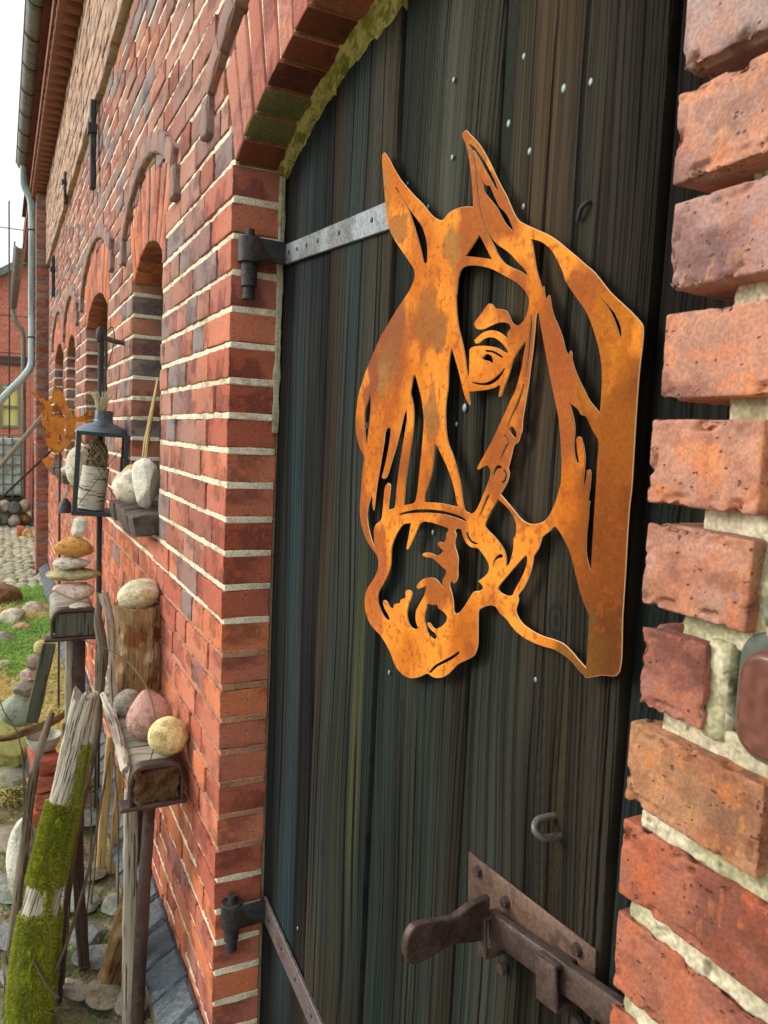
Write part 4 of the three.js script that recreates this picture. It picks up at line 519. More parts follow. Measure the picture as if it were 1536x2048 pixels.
// ---------------------------------------------------------------- ground, paving, grass
{
  const xs = [-160, -90, -60, -40, -30, -24, -20], zs = [-3, -1.5, -0.8]; for (let x = -17; x <= -4; x += 0.25) xs.push(x); for (let x = -3.95; x <= 0.6; x += 0.05) xs.push(x); xs.push(1.5, 3, 6, 12, 25, 60, 140);
  for (let z = -0.3; z <= 1; z += 0.05) zs.push(z); for (let z = 1.2; z < 4; z += 0.3) zs.push(z); zs.push(5, 7, 10, 16, 30, 60, 140); zs.unshift(-140, -60, -20, -8);
  const pos = [], uv = [], idx = [], n = zs.length;
  for (const x of xs) for (const z of zs) { const near = smooth(-9, -3, x) * (1 - smooth(1.5, 4, z)), h = (fbm(x * 4, z * 4, 1, 4, 3) - 0.5) * 0.06 * near + (fbm(x * 19, z * 19, 1, 2, 8) - 0.5) * 0.018 * near; pos.push(x, h - 0.012, z); uv.push(x, z); }
  for (let i = 0; i < xs.length - 1; i++) for (let j = 0; j < n - 1; j++) { const a = i * n + j, b = a + n; idx.push(a, a + 1, b, b, a + 1, b + 1); }
  const g = new THREE.BufferGeometry(); g.setAttribute('position', new THREE.Float32BufferAttribute(pos, 3)); g.setAttribute('uv', new THREE.Float32BufferAttribute(uv, 2)); g.setIndex(idx); g.computeVertexNormals();
  const soil = tex(1024, 1024, (u, v) => { let c = mix3([112, 104, 82], [168, 160, 132], pf(u, v, 8, 8, 6, 3)); c = mix3(c, [104, 112, 62], smooth(0.5, 0.64, pf(u, v, 6, 6, 5, 13)) * 0.6); c = mix3(c, [186, 180, 160], smooth(0.68, 0.74, pf(u, v, 60, 60, 2, 23)) * 0.7); const f = 0.78 + 0.4 * pn(u, v, 300, 300, 5); return [c[0] * f, c[1] * f, c[2] * f]; });
  const sb = tex(512, 512, (u, v) => pf(u, v, 24, 24, 5, 3), false);
  struct('ground', g, mat([235, 232, 222], 1, { map: soil, bumpMap: sb, bumpScale: 0.02 }));

  // flat stones let into the ground near the wall
  const path = new THREE.Group(); path.name = 'stone_path'; path.userData = { kind: 'structure' }; scene.add(path);
  const pm = [stone([150, 158, 148]), stone([140, 148, 150]), stone([164, 160, 146]), stone([158, 150, 140], { lichen: 1 })], R = rng(81);
  for (const [x, z, a, b, r] of [[-2.14, 0.19, 0.06, 0.045, 0.3], [-2.3, 0.17, 0.08, 0.045, 1], [-2.43, 0.2, 0.06, 0.05, 0.2], [-2.2, 0.27, 0.05, 0.035, 0.8], [-2.62, 0.22, 0.08, 0.06, 0.4], [-2.55, 0.1, 0.06, 0.05, 0], [-2.8, 0.17, 0.07, 0.05, 1.1], [-2.08, 0.12, 0.05, 0.04, 0.5], [-2.3, 0.4, 0.07, 0.05, 0.1], [-2.5, 0.42, 0.09, 0.06, 0.7], [-2.8, 0.42, 0.1, 0.06, 0.3], [-3.0, 0.25, 0.08, 0.06, 0.9], [-2.0, 0.3, 0.06, 0.05, 0.9], [-3.15, 0.42, 0.1, 0.07, 0], [-2.1, 0.55, 0.08, 0.07, 0.4], [-2.6, 0.65, 0.1, 0.08, 1.2], [-3.2, 0.12, 0.07, 0.06, 0.2], [-1.9, 0.18, 0.05, 0.04, 0.2], [-1.95, 0.42, 0.06, 0.05, 0.9]]) { const o = mesh('paving_stone', stoneGeo(a * 1.15, 0.016, b * 1.15, Math.round(x * 100 + z * 1000), { lump: 0.5, rough: 0.1, cuts: 4, det: 8 }), pm[Math.floor(R() * 4)], path); o.position.set(x, 0.008, z); o.rotation.y = r; }
  // cobbled yard beyond the grass
  const cg = stoneGeo(0.058, 0.024, 0.047, 5, { lump: 0.4, rough: 0.04, det: 4 }), spots = []; for (let x = -8.0; x > -15.5; x -= 0.105) for (let z = -0.02; z < 3; z += 0.095) spots.push([x + (R() - 0.5) * 0.06, z + (R() - 0.5) * 0.05]);
  const cob = new THREE.InstancedMesh(cg, stone([205, 204, 190], { lichen: 1 }), spots.length); cob.name = 'cobbles'; cob.userData = { kind: 'stuff', label: 'pale cobblestones of the yard beyond the grass', category: 'cobbles' };
  const m4 = new THREE.Matrix4(), q = new THREE.Quaternion(); spots.forEach(([x, z], i) => { q.setFromEuler(new THREE.Euler(0, R() * 6, 0)); cob.setMatrixAt(i, m4.compose(V(x, 0.004 + R() * 0.012, z), q, V(0.7 + R() * 0.7, 0.8 + R() * 0.5, 0.7 + R() * 0.6))); cob.setColorAt(i, new THREE.Color().setScalar(0.75 + R() * 0.3)); }); cob.castShadow = cob.receiveShadow = true; scene.add(cob);
  // grass: dry yellow near the stones, green farther on
  const tuft = (seed) => { const r = rng(seed), p = [], nn = []; for (let i = 0; i < 16; i++) { const a = r() * 6.28, l = 0.035 + r() * 0.06, w = 0.0016, x = (r() - 0.5) * 0.06, z = (r() - 0.5) * 0.06, lean = 0.3 + r() * 1.1, dx = Math.cos(a), dz = Math.sin(a), px = -dz * w, pz = dx * w; const m = [x + dx * l * lean * 0.35, l * 0.6, z + dz * l * lean * 0.35], e = [x + dx * l * lean, l * (1 - lean * 0.3), z + dz * l * lean]; p.push(x - px, 0, z - pz, x + px, 0, z + pz, m[0] + px, m[1], m[2] + pz, x - px, 0, z - pz, m[0] + px, m[1], m[2] + pz, m[0] - px, m[1], m[2] - pz, m[0] - px, m[1], m[2] - pz, m[0] + px, m[1], m[2] + pz, e[0], e[1], e[2]); } const g = new THREE.BufferGeometry(); g.setAttribute('position', new THREE.Float32BufferAttribute(p, 3)); g.computeVertexNormals(); return g; };
  const lawn = (name, label, list, m, seed) => { const o = new THREE.InstancedMesh(tuft(seed), m, list.length); o.name = name; o.userData = { kind: 'stuff', label, category: 'grass' }; list.forEach(([x, z, s], i) => { q.setFromEuler(new THREE.Euler(0, R() * 6, 0)); o.setMatrixAt(i, m4.compose(V(x, -0.012, z), q, V(s, s, s))); o.setColorAt(i, new THREE.Color().setRGB(0.7 + R() * 0.5, 0.8 + R() * 0.3, 0.6 + R() * 0.5)); }); o.castShadow = o.receiveShadow = true; scene.add(o); };
  const gm = c => new THREE.MeshPhysicalMaterial({ color: col(...c), roughness: 0.9, side: THREE.DoubleSide, transmission: 0.25, thickness: 0 });
  const A = [], B = []; for (let i = 0; i < 5200; i++) { const x = -3.45 - R() * 4.5, z = 0.0 + Math.pow(R(), 1.4) * 1.8; (vn(x * 1.6, z * 3, 1, 5) + (x + 5.4) * 0.2 > 0.5 ? A : B).push([x, z, 0.8 + R() * 0.9]); }
  for (let i = 0; i < 900; i++) B.push([-8 - R() * 4, R() * 1.5, 0.5 + R() * 0.5]);
  lawn('dry_grass', 'matted straw coloured grass beside the stacked stones', A, gm([214, 200, 126]), 1); lawn('green_grass', 'fresh green grass between the stones and the cobbles', B, gm([132, 186, 70]), 2);
  const C2 = []; for (let i = 0; i < 150; i++) C2.push([-2.0 - R() * 1.1, 0.1 + R() * 0.5, 0.25 + R() * 0.4]); lawn('sprouts', 'small green sprouts between the paving stones', C2, gm([96, 140, 56]), 3);
}

// ---------------------------------------------------------------- stones
function rock(label, at, size, c, o = {}) { const m = solo('stone', label, 'stone', stoneGeo(...size, o.seed || Math.round(at[0] * 977 + at[1] * 313), o), stone(c, o), o.group, at); m.rotation.set(o.rx || 0, o.ry || 0, o.rz || 0); return m; }
// cairn on the iron-banded beam
{
  const G = 'stones of the tall cairn';
  rock('small pale green angular stone topping the tall cairn', [-2.85, 1.246, 0.2], [0.035, 0.036, 0.034], [232, 240, 226], { cuts: 7, lump: 0.1, group: G, ry: 0.4 });
  rock('ochre orange oval stone, second from top of the cairn', [-2.85, 1.177, 0.218], [0.05, 0.034, 0.068], [220, 166, 92], { cuts: 3, lump: 0.2, lichen: 0, group: G, rx: -0.12 });
  rock('grey flat slab under the ochre oval stone', [-2.85, 1.121, 0.217], [0.06, 0.026, 0.072], [206, 204, 190], { cuts: 4, lump: 0.25, rough: 0.1, group: G });
  rock('wide greenish flat slab with ragged edge in the tall cairn', [-2.85, 1.082, 0.222], [0.065, 0.022, 0.092], [206, 200, 156], { cuts: 4, lump: 0.3, rough: 0.12, group: G });
  rock('pinkish flat block at the foot of the tall cairn', [-2.83, 1.028, 0.217], [0.065, 0.034, 0.07], [226, 206, 196], { cuts: 5, lump: 0.2, group: G });
  rock('thin pale chip lying on the beam below the cairn', [-2.77, 0.984, 0.207], [0.035, 0.012, 0.035], [206, 202, 184], { cuts: 3, group: G });
}
// the small leaning cairn on the left
{
  const G = 'stones of the small leaning cairn';
  rock('small yellow stone topping the small leaning cairn', [-3.28, 0.713, 0.3], [0.03, 0.03, 0.03], [218, 204, 140], { cuts: 3, lump: 0.2, lichen: 1, group: G });
  rock('brown rounded stone under the small yellow one', [-3.28, 0.658, 0.323], [0.035, 0.029, 0.046], [172, 158, 138], { cuts: 2, lump: 0.2, group: G });
  rock('pinkish flat stone in the middle of the small leaning cairn', [-3.28, 0.606, 0.333], [0.035, 0.023, 0.05], [200, 178, 162], { cuts: 4, lump: 0.2, group: G });
  rock('grey brown tapered stone above the round grey boulder', [-3.28, 0.553, 0.349], [0.042, 0.036, 0.055], [166, 158, 144], { cuts: 4, lump: 0.25, group: G });
  rock('round grey green stone at the foot of the small leaning cairn', [-3.28, 0.468, 0.378], [0.066, 0.064, 0.07], [152, 166, 146], { lump: 0.2, rough: 0.05, group: G });
}
rock('big moss green boulder at the left edge', [-3.62, 0.21, 0.42], [0.13, 0.11, 0.13], [176, 178, 110], { lump: 0.3, cuts: 3, lichen: 1, group: 'boulders at the left edge' });
rock('grey flat boulder under the moss green one', [-3.58, 0.06, 0.4], [0.12, 0.065, 0.13], [170, 172, 158], { lump: 0.3, cuts: 3, lichen: 1, group: 'boulders at the left edge' });
rock('dark blue grey block beside the left boulders', [-3.5, 0.1, 0.31], [0.08, 0.1, 0.055], [86, 98, 104], { cuts: 6, lump: 0.1 });
rock('cream oval stone lying on the log stump', [-2.45, 1.083, 0.06], [0.055, 0.047, 0.07], [244, 240, 218], { lump: 0.25, rough: 0.03, lichen: 1, rx: 0.35 });
rock('pink triangular stone on the banded plank', [-2.13, 0.815, 0.078], [0.045, 0.07, 0.06], [206, 164, 156], { lump: 0.2, rough: 0.04, seed: 4, taper: 0.38, rx: 0.12 });
rock('yellow round pitted stone at the end of the banded plank', [-2.0, 0.795, 0.05], [0.048, 0.05, 0.052], [240, 222, 160], { lump: 0.1, rough: 0.06 });
rock('small grey stone behind the pink one', [-2.3, 0.79, 0.11], [0.04, 0.04, 0.04], [176, 172, 160], { lump: 0.2 });
rock('smooth white round stone on the near window sill', [-2.72, 1.402, 0.05], [0.056, 0.056, 0.056], [250, 246, 228], { lump: 0.15, rough: 0.02, group: 'stones on the near window sill' });
rock('tall white angular stone on the near window sill', [-2.6, 1.42, 0.02], [0.05, 0.082, 0.05], [252, 250, 244], { lump: 0.25, rough: 0.1, cuts: 6, lichen: 1, group: 'stones on the near window sill' });
rock('ochre stone behind the white ones on the near window sill', [-2.85, 1.415, 0.02], [0.06, 0.055, 0.05], [206, 176, 120], { lump: 0.2, lichen: 1, group: 'stones on the near window sill' });
rock('white round stone on the second window sill', [-4.1, 1.395, 0.1], [0.07, 0.1, 0.06], [226, 222, 204], { lump: 0.2, group: 'stones on the second window sill' });
rock('flat pale stone on the second window sill', [-4.45, 1.35, 0.09], [0.08, 0.035, 0.07], [206, 204, 184], { lump: 0.3, group: 'stones on the second window sill' });
rock('white standing stone behind the mossy log', [-2.42, 0.305, 0.388], [0.05, 0.12, 0.045], [226, 226, 212], { lump: 0.25, cuts: 4, rz: 0.1 });
{ const R = rng(91), G = 'loose stones in the grass'; [['brown boulder half hidden in the grass', -7.3, 0.1, 0.44, 0.16, [150, 112, 84]], ['pale grey stone beside the brown boulder', -6.6, 0.07, 0.36, 0.11, [206, 202, 186]], ['grey stone low in the dry grass', -6.0, 0.05, 0.44, 0.09, [160, 164, 156]], ['pink stone on the grass edge', -6.3, 0.05, 0.31, 0.07, [214, 178, 150]], ['white stone in the green grass near the wall', -6.9, 0.06, 0.2, 0.1, [212, 206, 190]], ['small white stone in the dry grass', -5.4, 0.03, 0.42, 0.06, [206, 210, 204]]].forEach(([l, x, y, z, s, c], i) => rock(l, [x, y, z], [s, s * 0.7, s], c, { cuts: 3, lump: 0.25, group: G, seed: 60 + i })); }

// ---------------------------------------------------------------- old timbers with iron bands
function bandedBeam(label, x0, x1, y, z, w, h, m, endM, rise, seed) {
  const t = thing('banded_timber', label, 'timber', 'iron-banded old timbers', [x0, y, z]);
  const L = x0 - x1; mesh('beam', place(roughBox(L, h, w, [24, 8, 8], 0.014, 0.005, seed, 0.004, { freq: 22, oct: 3, smooth: true }), -L / 2, rise / 2, 0, 0, 0, -Math.atan2(rise, L)), m, t);
  mesh('end_grain', place(roughBox(0.03, h * 0.94, w * 0.97, [6, 22, 28], 0.004, seed === 3 ? 0.016 : 0.003, seed + 3, 0.005, { freq: 46, oct: 4, smooth: true }), -0.004, -0.002, 0), endM, t);
  const a = w / 2 + 0.003, b = h / 2 + 0.003, s = new THREE.Shape(), bx = 0.009; s.moveTo(-a - bx * 0.6, -b); s.lineTo(-a - bx * 0.6, b * 0.25); s.bezierCurveTo(-a, b + bx, -a * 0.7, b + bx, -a * 0.4, b + bx); s.lineTo(a * 0.4, b + bx); s.bezierCurveTo(a * 0.7, b + bx, a, b + bx, a + bx * 0.6, b * 0.25); s.lineTo(a + bx * 0.6, -b); s.lineTo(a, -b); s.lineTo(a, b * 0.2); s.bezierCurveTo(a * 0.92, b, a * 0.7, b, a * 0.4, b); s.lineTo(-a * 0.4, b); s.bezierCurveTo(-a * 0.7, b, -a * 0.92, b, -a, b * 0.2); s.lineTo(-a, -b);
  mesh('iron_band', boxUV(new THREE.ExtrudeGeometry(s, { depth: 0.03, bevelEnabled: true, bevelSize: 0.0015, bevelThickness: 0.0015, bevelSegments: 1, curveSegments: 10 }).rotateY(Math.PI / 2).translate(-0.018, 0, 0), 2), M.brownIron, t);
  mesh('iron_foot', place(roughBox(0.055, 0.012, w + 0.05, [3, 1, 8], 0.004, 0.003, seed + 6, 0), -0.012, -b - 0.004, 0.006), M.brownIron, t);
  return t;
}
const endRot = mat([132, 120, 92], 1, { map: barkMap, bumpMap: grainBump, bumpScale: 0.02 }), endDark = mat([116, 122, 112], 0.95, { map: woodMap, bumpMap: woodBump, bumpScale: 0.006 });
{
  const a = bandedBeam('grey banded timber carrying the pink and yellow stones near the wall', -1.95, -2.62, 0.692, 0.088, 0.116, 0.09, M.greyWood, endRot, 0.03, 3);
  mesh('leg', place(roughBox(0.03, 0.66, 0.034, [2, 30, 3], 0.006, 0.004, 8, 0, { freq: 20 }), -0.075, -0.37, 0.05, 0, 0, 0.02), M.greyWood, a);
  mesh('leg', limb([[-0.015, -0.06, 0.012], [-0.035, -0.3, 0.02], [-0.06, -0.7, 0.03]], [0.015, 0.017, 0.019], { bark: 0.12, seg: 40, seed: 4 }), M.brownIron, a);
  mesh('leg', place(roughBox(0.05, 0.68, 0.05, [2, 20, 2], 0.006, 0.004, 9, 0, { freq: 20 }), -0.64, -0.35, -0.05), M.darkWood, a);
  const b = bandedBeam('black ended banded timber carrying the tall cairn', -2.75, -3.05, 0.93, 0.218, 0.135, 0.085, M.greyWood, endDark, 0.012, 5);
  mesh('leg', place(roughBox(0.03, 0.9, 0.022, [2, 40, 2], 0.005, 0.003, 12, 0, { freq: 20 }), -0.06, -0.48, 0.016), M.greyWood, b);
  mesh('leg', place(roughBox(0.012, 0.9, 0.04, [2, 40, 2], 0.003, 0.002, 13, 0, { freq: 20 }), -0.05, -0.48, -0.016), M.brownIron, b);
  mesh('bracket', tubeOf([[-0.02, -0.04, -0.07], [-0.06, -0.035, -0.08], [-0.09, 0.0, -0.078]], 0.011, 12, 10), M.brownIron, b);
}
solo('log_stump', 'short peeled log stump standing on the grey banded timber', 'log', [limb([[0, 0, 0], [0.003, 0.14, 0.002], [0, 0.285, 0]], [0.079, 0.077, 0.078], { rs: 48, seg: 50, bark: 0.2, fa: 3.4, fl: 9, seed: 6, uv: 3, jag: 0.02 })], M.bark, null, [-2.45, 0.765, 0.062]);
solo('timber_post', 'dark square post standing behind the mossy log', 'post', place(roughBox(0.036, 0.72, 0.034, [3, 50, 3], 0.006, 0.004, 21, 0, { freq: 18 }), 0, 0.355, 0, 0.05, 0, 0.2), M.darkWood, null, [-2.35, 0, 0.245]);
solo('slat', 'yellow sawn slat leaning near the wall, left of the pair', 'slat', place(roughBox(0.02, 0.5, 0.03, [2, 20, 2], 0.002, 0.001, 22, 0), 0, 0.25, -0.02, -0.07, 0, 0), M.yellowWood, 'sawn slats', [-2.8, 0, 0.13]);
solo('slat', 'yellow sawn slat leaning near the wall, right of the pair', 'slat', place(roughBox(0.02, 0.48, 0.026, [2, 20, 2], 0.002, 0.001, 23, 0), 0, 0.24, -0.018, -0.08, 0, 0.02), M.yellowWood, 'sawn slats', [-2.78, 0, 0.09]);
solo('slat', 'split yellow slat standing in the near window recess', 'slat', limb([[0, 0, 0], [-0.01, 0.15, 0.002], [0.0, 0.43, -0.036]], [0.022, 0.024, 0.008], { ell: 0.4, bark: 0.25, rs: 10, seed: 12 }), M.yellowWood, 'sawn slats', [-2.75, 1.342, -0.004]);
solo('rotten_stake', 'crumbling brown stake stump beside the rusty leg', 'stake', limb([[0, -0.02, 0], [0.02, 0.12, -0.03], [0.02, 0.3, -0.055]], [0.038, 0.033, 0.02], { bark: 0.4, fa: 3, fl: 14, rs: 24, seg: 50, seed: 31 }), M.rotWood, null, [-2.2, 0, 0.165]);
solo('board', 'dark green weathered board leaning behind the small cairn', 'board', place(roughBox(0.02, 0.3, 0.046, [2, 20, 3], 0.004, 0.004, 24, 0.003, { freq: 22 }), 0, 0.15, 0, -0.2, 0, 0), mat([104, 116, 98], 0.95, { map: woodMap, bumpMap: woodBump, bumpScale: 0.006 }), null, [-3.02, 0.5, 0.315]);

// mossy log: silvery split wood above, moss below
{
  const log = thing('mossy_log', 'leaning old log thick with green moss, silver and split at the top', 'log', null, [-2.13, 0, 0.37]);
  const C = [[0.02, -0.04, 0.012], [-0.01, 0.16, -0.005], [-0.04, 0.36, -0.035], [-0.09, 0.6, -0.09], [-0.15, 0.83, -0.14]], Rr = [0.05, 0.05, 0.042, 0.037, 0.034];
  mesh('trunk', limb(C, Rr, { rs: 36, seg: 90, bark: 0.3, fa: 3, fl: 3, seed: 41, uv: 4, jag: 0.05 }), mat([232, 232, 222], 0.92, { map: woodMap, bumpMap: woodBump, bumpScale: 0.01 }), log);
  const shell = (t0, t1, s) => { const cv = new THREE.CatmullRomCurve3(C.map(p => V(...p)), false, 'centripetal'), P = [], q = []; for (let i = 0; i <= 6; i++) { const t = lerp(t0, t1, i / 6), v = cv.getPointAt(t), k = t * 4, b = Math.min(3, Math.floor(k)); P.push([v.x, v.y, v.z]); q.push(lerp(Rr[b], Rr[b + 1], k - b) * (i === 6 || (i === 0 && t0 > 0.1) ? 0.84 : 1.09)); } return limb(P, q, { rs: 64, seg: 90, bark: 0.32, fa: 6, fl: 32, seed: s, uv: 4 }); };
  mesh('moss_cushion', shell(-0.0, 0.34, 45), M.moss, log); mesh('moss_cushion', shell(0.42, 0.68, 46), M.moss, log);
  const curve = new THREE.CatmullRomCurve3(C.map(p => V(...p)), false, 'centripetal'), R = rng(95), p = [], fr = curve.computeFrenetFrames(60, false);
  const cushion = []; for (let i = 0; i < 90000; i++) {
    const t = R() * 0.86, th = R() * 6.283, a = Math.round(t * 60), nrm = fr.normals[a].clone().multiplyScalar(Math.cos(th)).addScaledVector(fr.binormals[a], Math.sin(th)), y = curve.getPointAt(t).y, f = fbm(nrm.x * 2, y * 6, nrm.z * 2, 3, 7);
    const bare = (y > 0.29 && y < 0.355 && f < 0.6) || (y > 0.56 && nrm.z > -0.25 + (f - 0.5)) || f < (y < 0.27 ? 0.1 : 0.22); if (bare) continue;
    const k = t * 4, b = Math.min(3, Math.floor(k)), r = lerp(Rr[b], Rr[b + 1], k - b) * (y < 0.28 || (y > 0.36 && y < 0.56) ? 1.12 : 1.0), c = curve.getPointAt(t).addScaledVector(nrm, r), l = 0.004 + 0.008 * R() * smooth(0.2, 0.55, f), w = 0.0018;
    const d = nrm.clone().add(V((R() - 0.5) * 1.4, R() * 0.5 - 0.4, (R() - 0.5) * 1.4)).normalize(), s = V(R() - 0.5, R() - 0.5, R() - 0.5).cross(d).normalize().multiplyScalar(w), e = c.clone().addScaledVector(d, l); c.addScaledVector(nrm, -0.004);
    p.push(c.x - s.x, c.y - s.y, c.z - s.z, c.x + s.x, c.y + s.y, c.z + s.z, e.x, e.y, e.z); cushion.push(f);
  }
  const g = new THREE.BufferGeometry(); g.setAttribute('position', new THREE.Float32BufferAttribute(p, 3)); g.computeVertexNormals();
  const cc = new Float32Array(p.length); for (let i = 0; i < cushion.length; i++) { const k = R(), c = mix3([0.17, 0.25, 0.018], [0.5, 0.5, 0.05], k * 0.7 + (cushion[i] - 0.4)); for (let j = 0; j < 3; j++) cc.set(c, i * 9 + j * 3); } g.setAttribute('color', new THREE.BufferAttribute(cc, 3));
  const mo = mesh('moss', g, new THREE.MeshStandardMaterial({ vertexColors: true, roughness: 1, side: THREE.DoubleSide }), log); mo.userData.kind = 'stuff';
}
// sticks and twigs
const stickOf = (label, pts, r, o = {}) => { const b = pts[pts.length - 1], m = solo(o.name || 'stick', label, o.cat || 'stick', limb(pts.map(p => [p[0] - b[0], p[1] - b[1], p[2] - b[2]]), r, { seg: o.seg || 60, rs: 10, bark: 0.22, knot: 0.5, fl: 20, seed: o.seed || 3, ...o }), o.m || M.stick, o.group || 'dry sticks', b); return m; };
stickOf('long crooked grey branch at the left edge in front of the mossy log', [[-2.6, 0.68, 0.3], [-2.5, 0.55, 0.35], [-2.42, 0.42, 0.375], [-2.35, 0.3, 0.395], [-2.3, 0.2, 0.41], [-2.25, 0.1, 0.425], [-2.2, -0.02, 0.43]], [0.009, 0.011, 0.012, 0.013, 0.013, 0.014, 0.014], { seed: 51 });
stickOf('forked grey branch rising between the cairn and the stump', [[-2.62, 1.06, 0.155], [-2.6, 0.97, 0.163], [-2.55, 0.88, 0.155], [-2.5, 0.76, 0.165], [-2.42, 0.62, 0.19], [-2.36, 0.48, 0.23], [-2.3, 0.3, 0.265], [-2.24, 0.14, 0.29], [-2.17, -0.01, 0.305]], [0.01, 0.013, 0.012, 0.013, 0.012, 0.011, 0.01, 0.009, 0.008], { seed: 52 });
stickOf('pale peeled branch along the left side of the stump', [[-2.42, 1.1, 0.165], [-2.4, 1.03, 0.15], [-2.38, 0.94, 0.146], [-2.36, 0.84, 0.148], [-2.34, 0.76, 0.142]], [0.011, 0.01, 0.009, 0.01, 0.009], { seed: 53, m: mat([206, 202, 188], 0.9, { map: woodMap }) });
stickOf('thin curved twig crossing the paving stones', [[-2.2, 0.69, 0.17], [-2.21, 0.52, 0.195], [-2.2, 0.4, 0.215], [-2.17, 0.28, 0.25], [-2.12, 0.18, 0.295], [-2.1, 0.13, 0.325]], [0.002, 0.003, 0.0035, 0.004, 0.0045, 0.005], { seed: 54, name: 'twig', cat: 'twig', group: 'thin twigs' });
stickOf('short thin twig lying against the moss', [[-2.08, 0.2, 0.37], [-2.06, 0.13, 0.335], [-2.05, 0.1, 0.31]], [0.0025, 0.003, 0.003], { seed: 55, name: 'twig', cat: 'twig', group: 'thin twigs' });
stickOf('hair thin twig hanging over the stump and the pink stone', [[-2.3, 0.99, 0.235], [-2.25, 0.97, 0.17], [-2.22, 0.94, 0.125], [-2.14, 0.9, 0.09], [-2.06, 0.86, 0.08], [-2.0, 0.8, 0.08], [-1.97, 0.75, 0.1]], [0.0012, 0.0016, 0.0018, 0.002, 0.002, 0.0018, 0.0014], { seed: 56, name: 'twig', cat: 'twig', group: 'thin twigs', rs: 6 });
stickOf('grey branch low at the bottom left corner', [[-2.24, 0.14, 0.43], [-2.16, 0.06, 0.41], [-2.06, 0.0, 0.37]], [0.012, 0.011, 0.009], { seed: 57 });
stickOf('thin iron rod standing right of the mossy log', [[-2.27, 0.5, 0.26], [-2.22, 0.25, 0.283], [-2.17, 0.0, 0.3]], [0.006, 0.006, 0.006], { seed: 58, bark: 0.05, name: 'iron_rod', cat: 'rod', group: 'thin rods', m: M.brownIron });

stickOf('white split rail along the left edge of the grey banded timber', [[-2.46, 0.77, 0.16], [-2.3, 0.765, 0.158], [-2.12, 0.755, 0.157], [-1.97, 0.73, 0.162]], [0.01, 0.014, 0.013, 0.009], { seed: 59, name: 'rail', cat: 'rail', group: 'split rails', bark: 0.3, m: mat([240, 238, 230], 0.9, { map: woodMap, bumpMap: woodBump, bumpScale: 0.006 }) });
solo('plank_stub', 'short pale plank standing under the white stone behind the log', 'plank', place(roughBox(0.03, 0.2, 0.05, [2, 10, 3], 0.004, 0.003, 28, 0), 0, 0.095, 0), M.greyWood, null, [-2.42, 0, 0.388]);

{ const R = rng(123); for (let i = 0; i < 6; i++) { const x = -2.12 - R() * 0.5, z = 0.14 + R() * 0.26, y = 0.1 + R() * 0.55, a = (R() - 0.5) * 0.35, b = 0.15 + R() * 0.3, c = (R() - 0.5) * 0.3; stickOf('thin dry twig tangled among the posts', [[x + a, y + b, z + c * 0.6], [x + a * 0.5 + 0.03, y + b * 0.6, z + c * 0.4], [x + a * 0.2, y + b * 0.3, z + c * 0.1], [x, y * 0.5, z], [x + 0.02, -0.01, z + 0.02]], [0.0012, 0.0018, 0.0022, 0.0028, 0.003], { seed: 200 + i, name: 'twig', cat: 'twig', group: 'tangled twigs', rs: 6, seg: 30 }); } }

// bowl on a little brick pier, with a strip of bark across it
{
  const pier = thing('brick_pier', 'little pier of red bricks under the white bowl', 'pier', null, [-3.3, 0, 0.29]); for (let k = 0; k < 4; k++) { const b = mesh('brick', roughBox(0.2, 0.062, 0.1, [4, 2, 3], 0.006, 0.003, 90 + k, 0.004), firings[[8, 0, 2, 8][k]], pier); b.position.set(0, 0.034 + k * 0.07, 0); b.rotation.y = (k % 2) * 0.12; }
  solo('bowl', 'white glazed bowl on the little brick pier', 'bowl', new THREE.LatheGeometry([[0.03, 0], [0.045, 0.005], [0.062, 0.035], [0.07, 0.06], [0.066, 0.06], [0.055, 0.03], [0.03, 0.012], [0.001, 0.01]].map(p => new THREE.Vector2(...p)), 40), mat([206, 214, 204], 0.4, { map: stoneMap }), null, [-3.3, 0.284, 0.29]);
  solo('bark_strip', 'curved strip of bark under the small leaning cairn', 'bark', place(limb([[0, 0.0, 0.2], [0.02, -0.012, 0.1], [0, 0.002, 0], [-0.02, 0.03, -0.1], [-0.06, 0.09, -0.18]], [0.012, 0.02, 0.024, 0.02, 0.009], { ell: 0.6, bark: 0.3, seed: 61, rs: 14 }), 0, 0, 0), M.rotWood, null, [-3.29, 0.375, 0.33]);
}

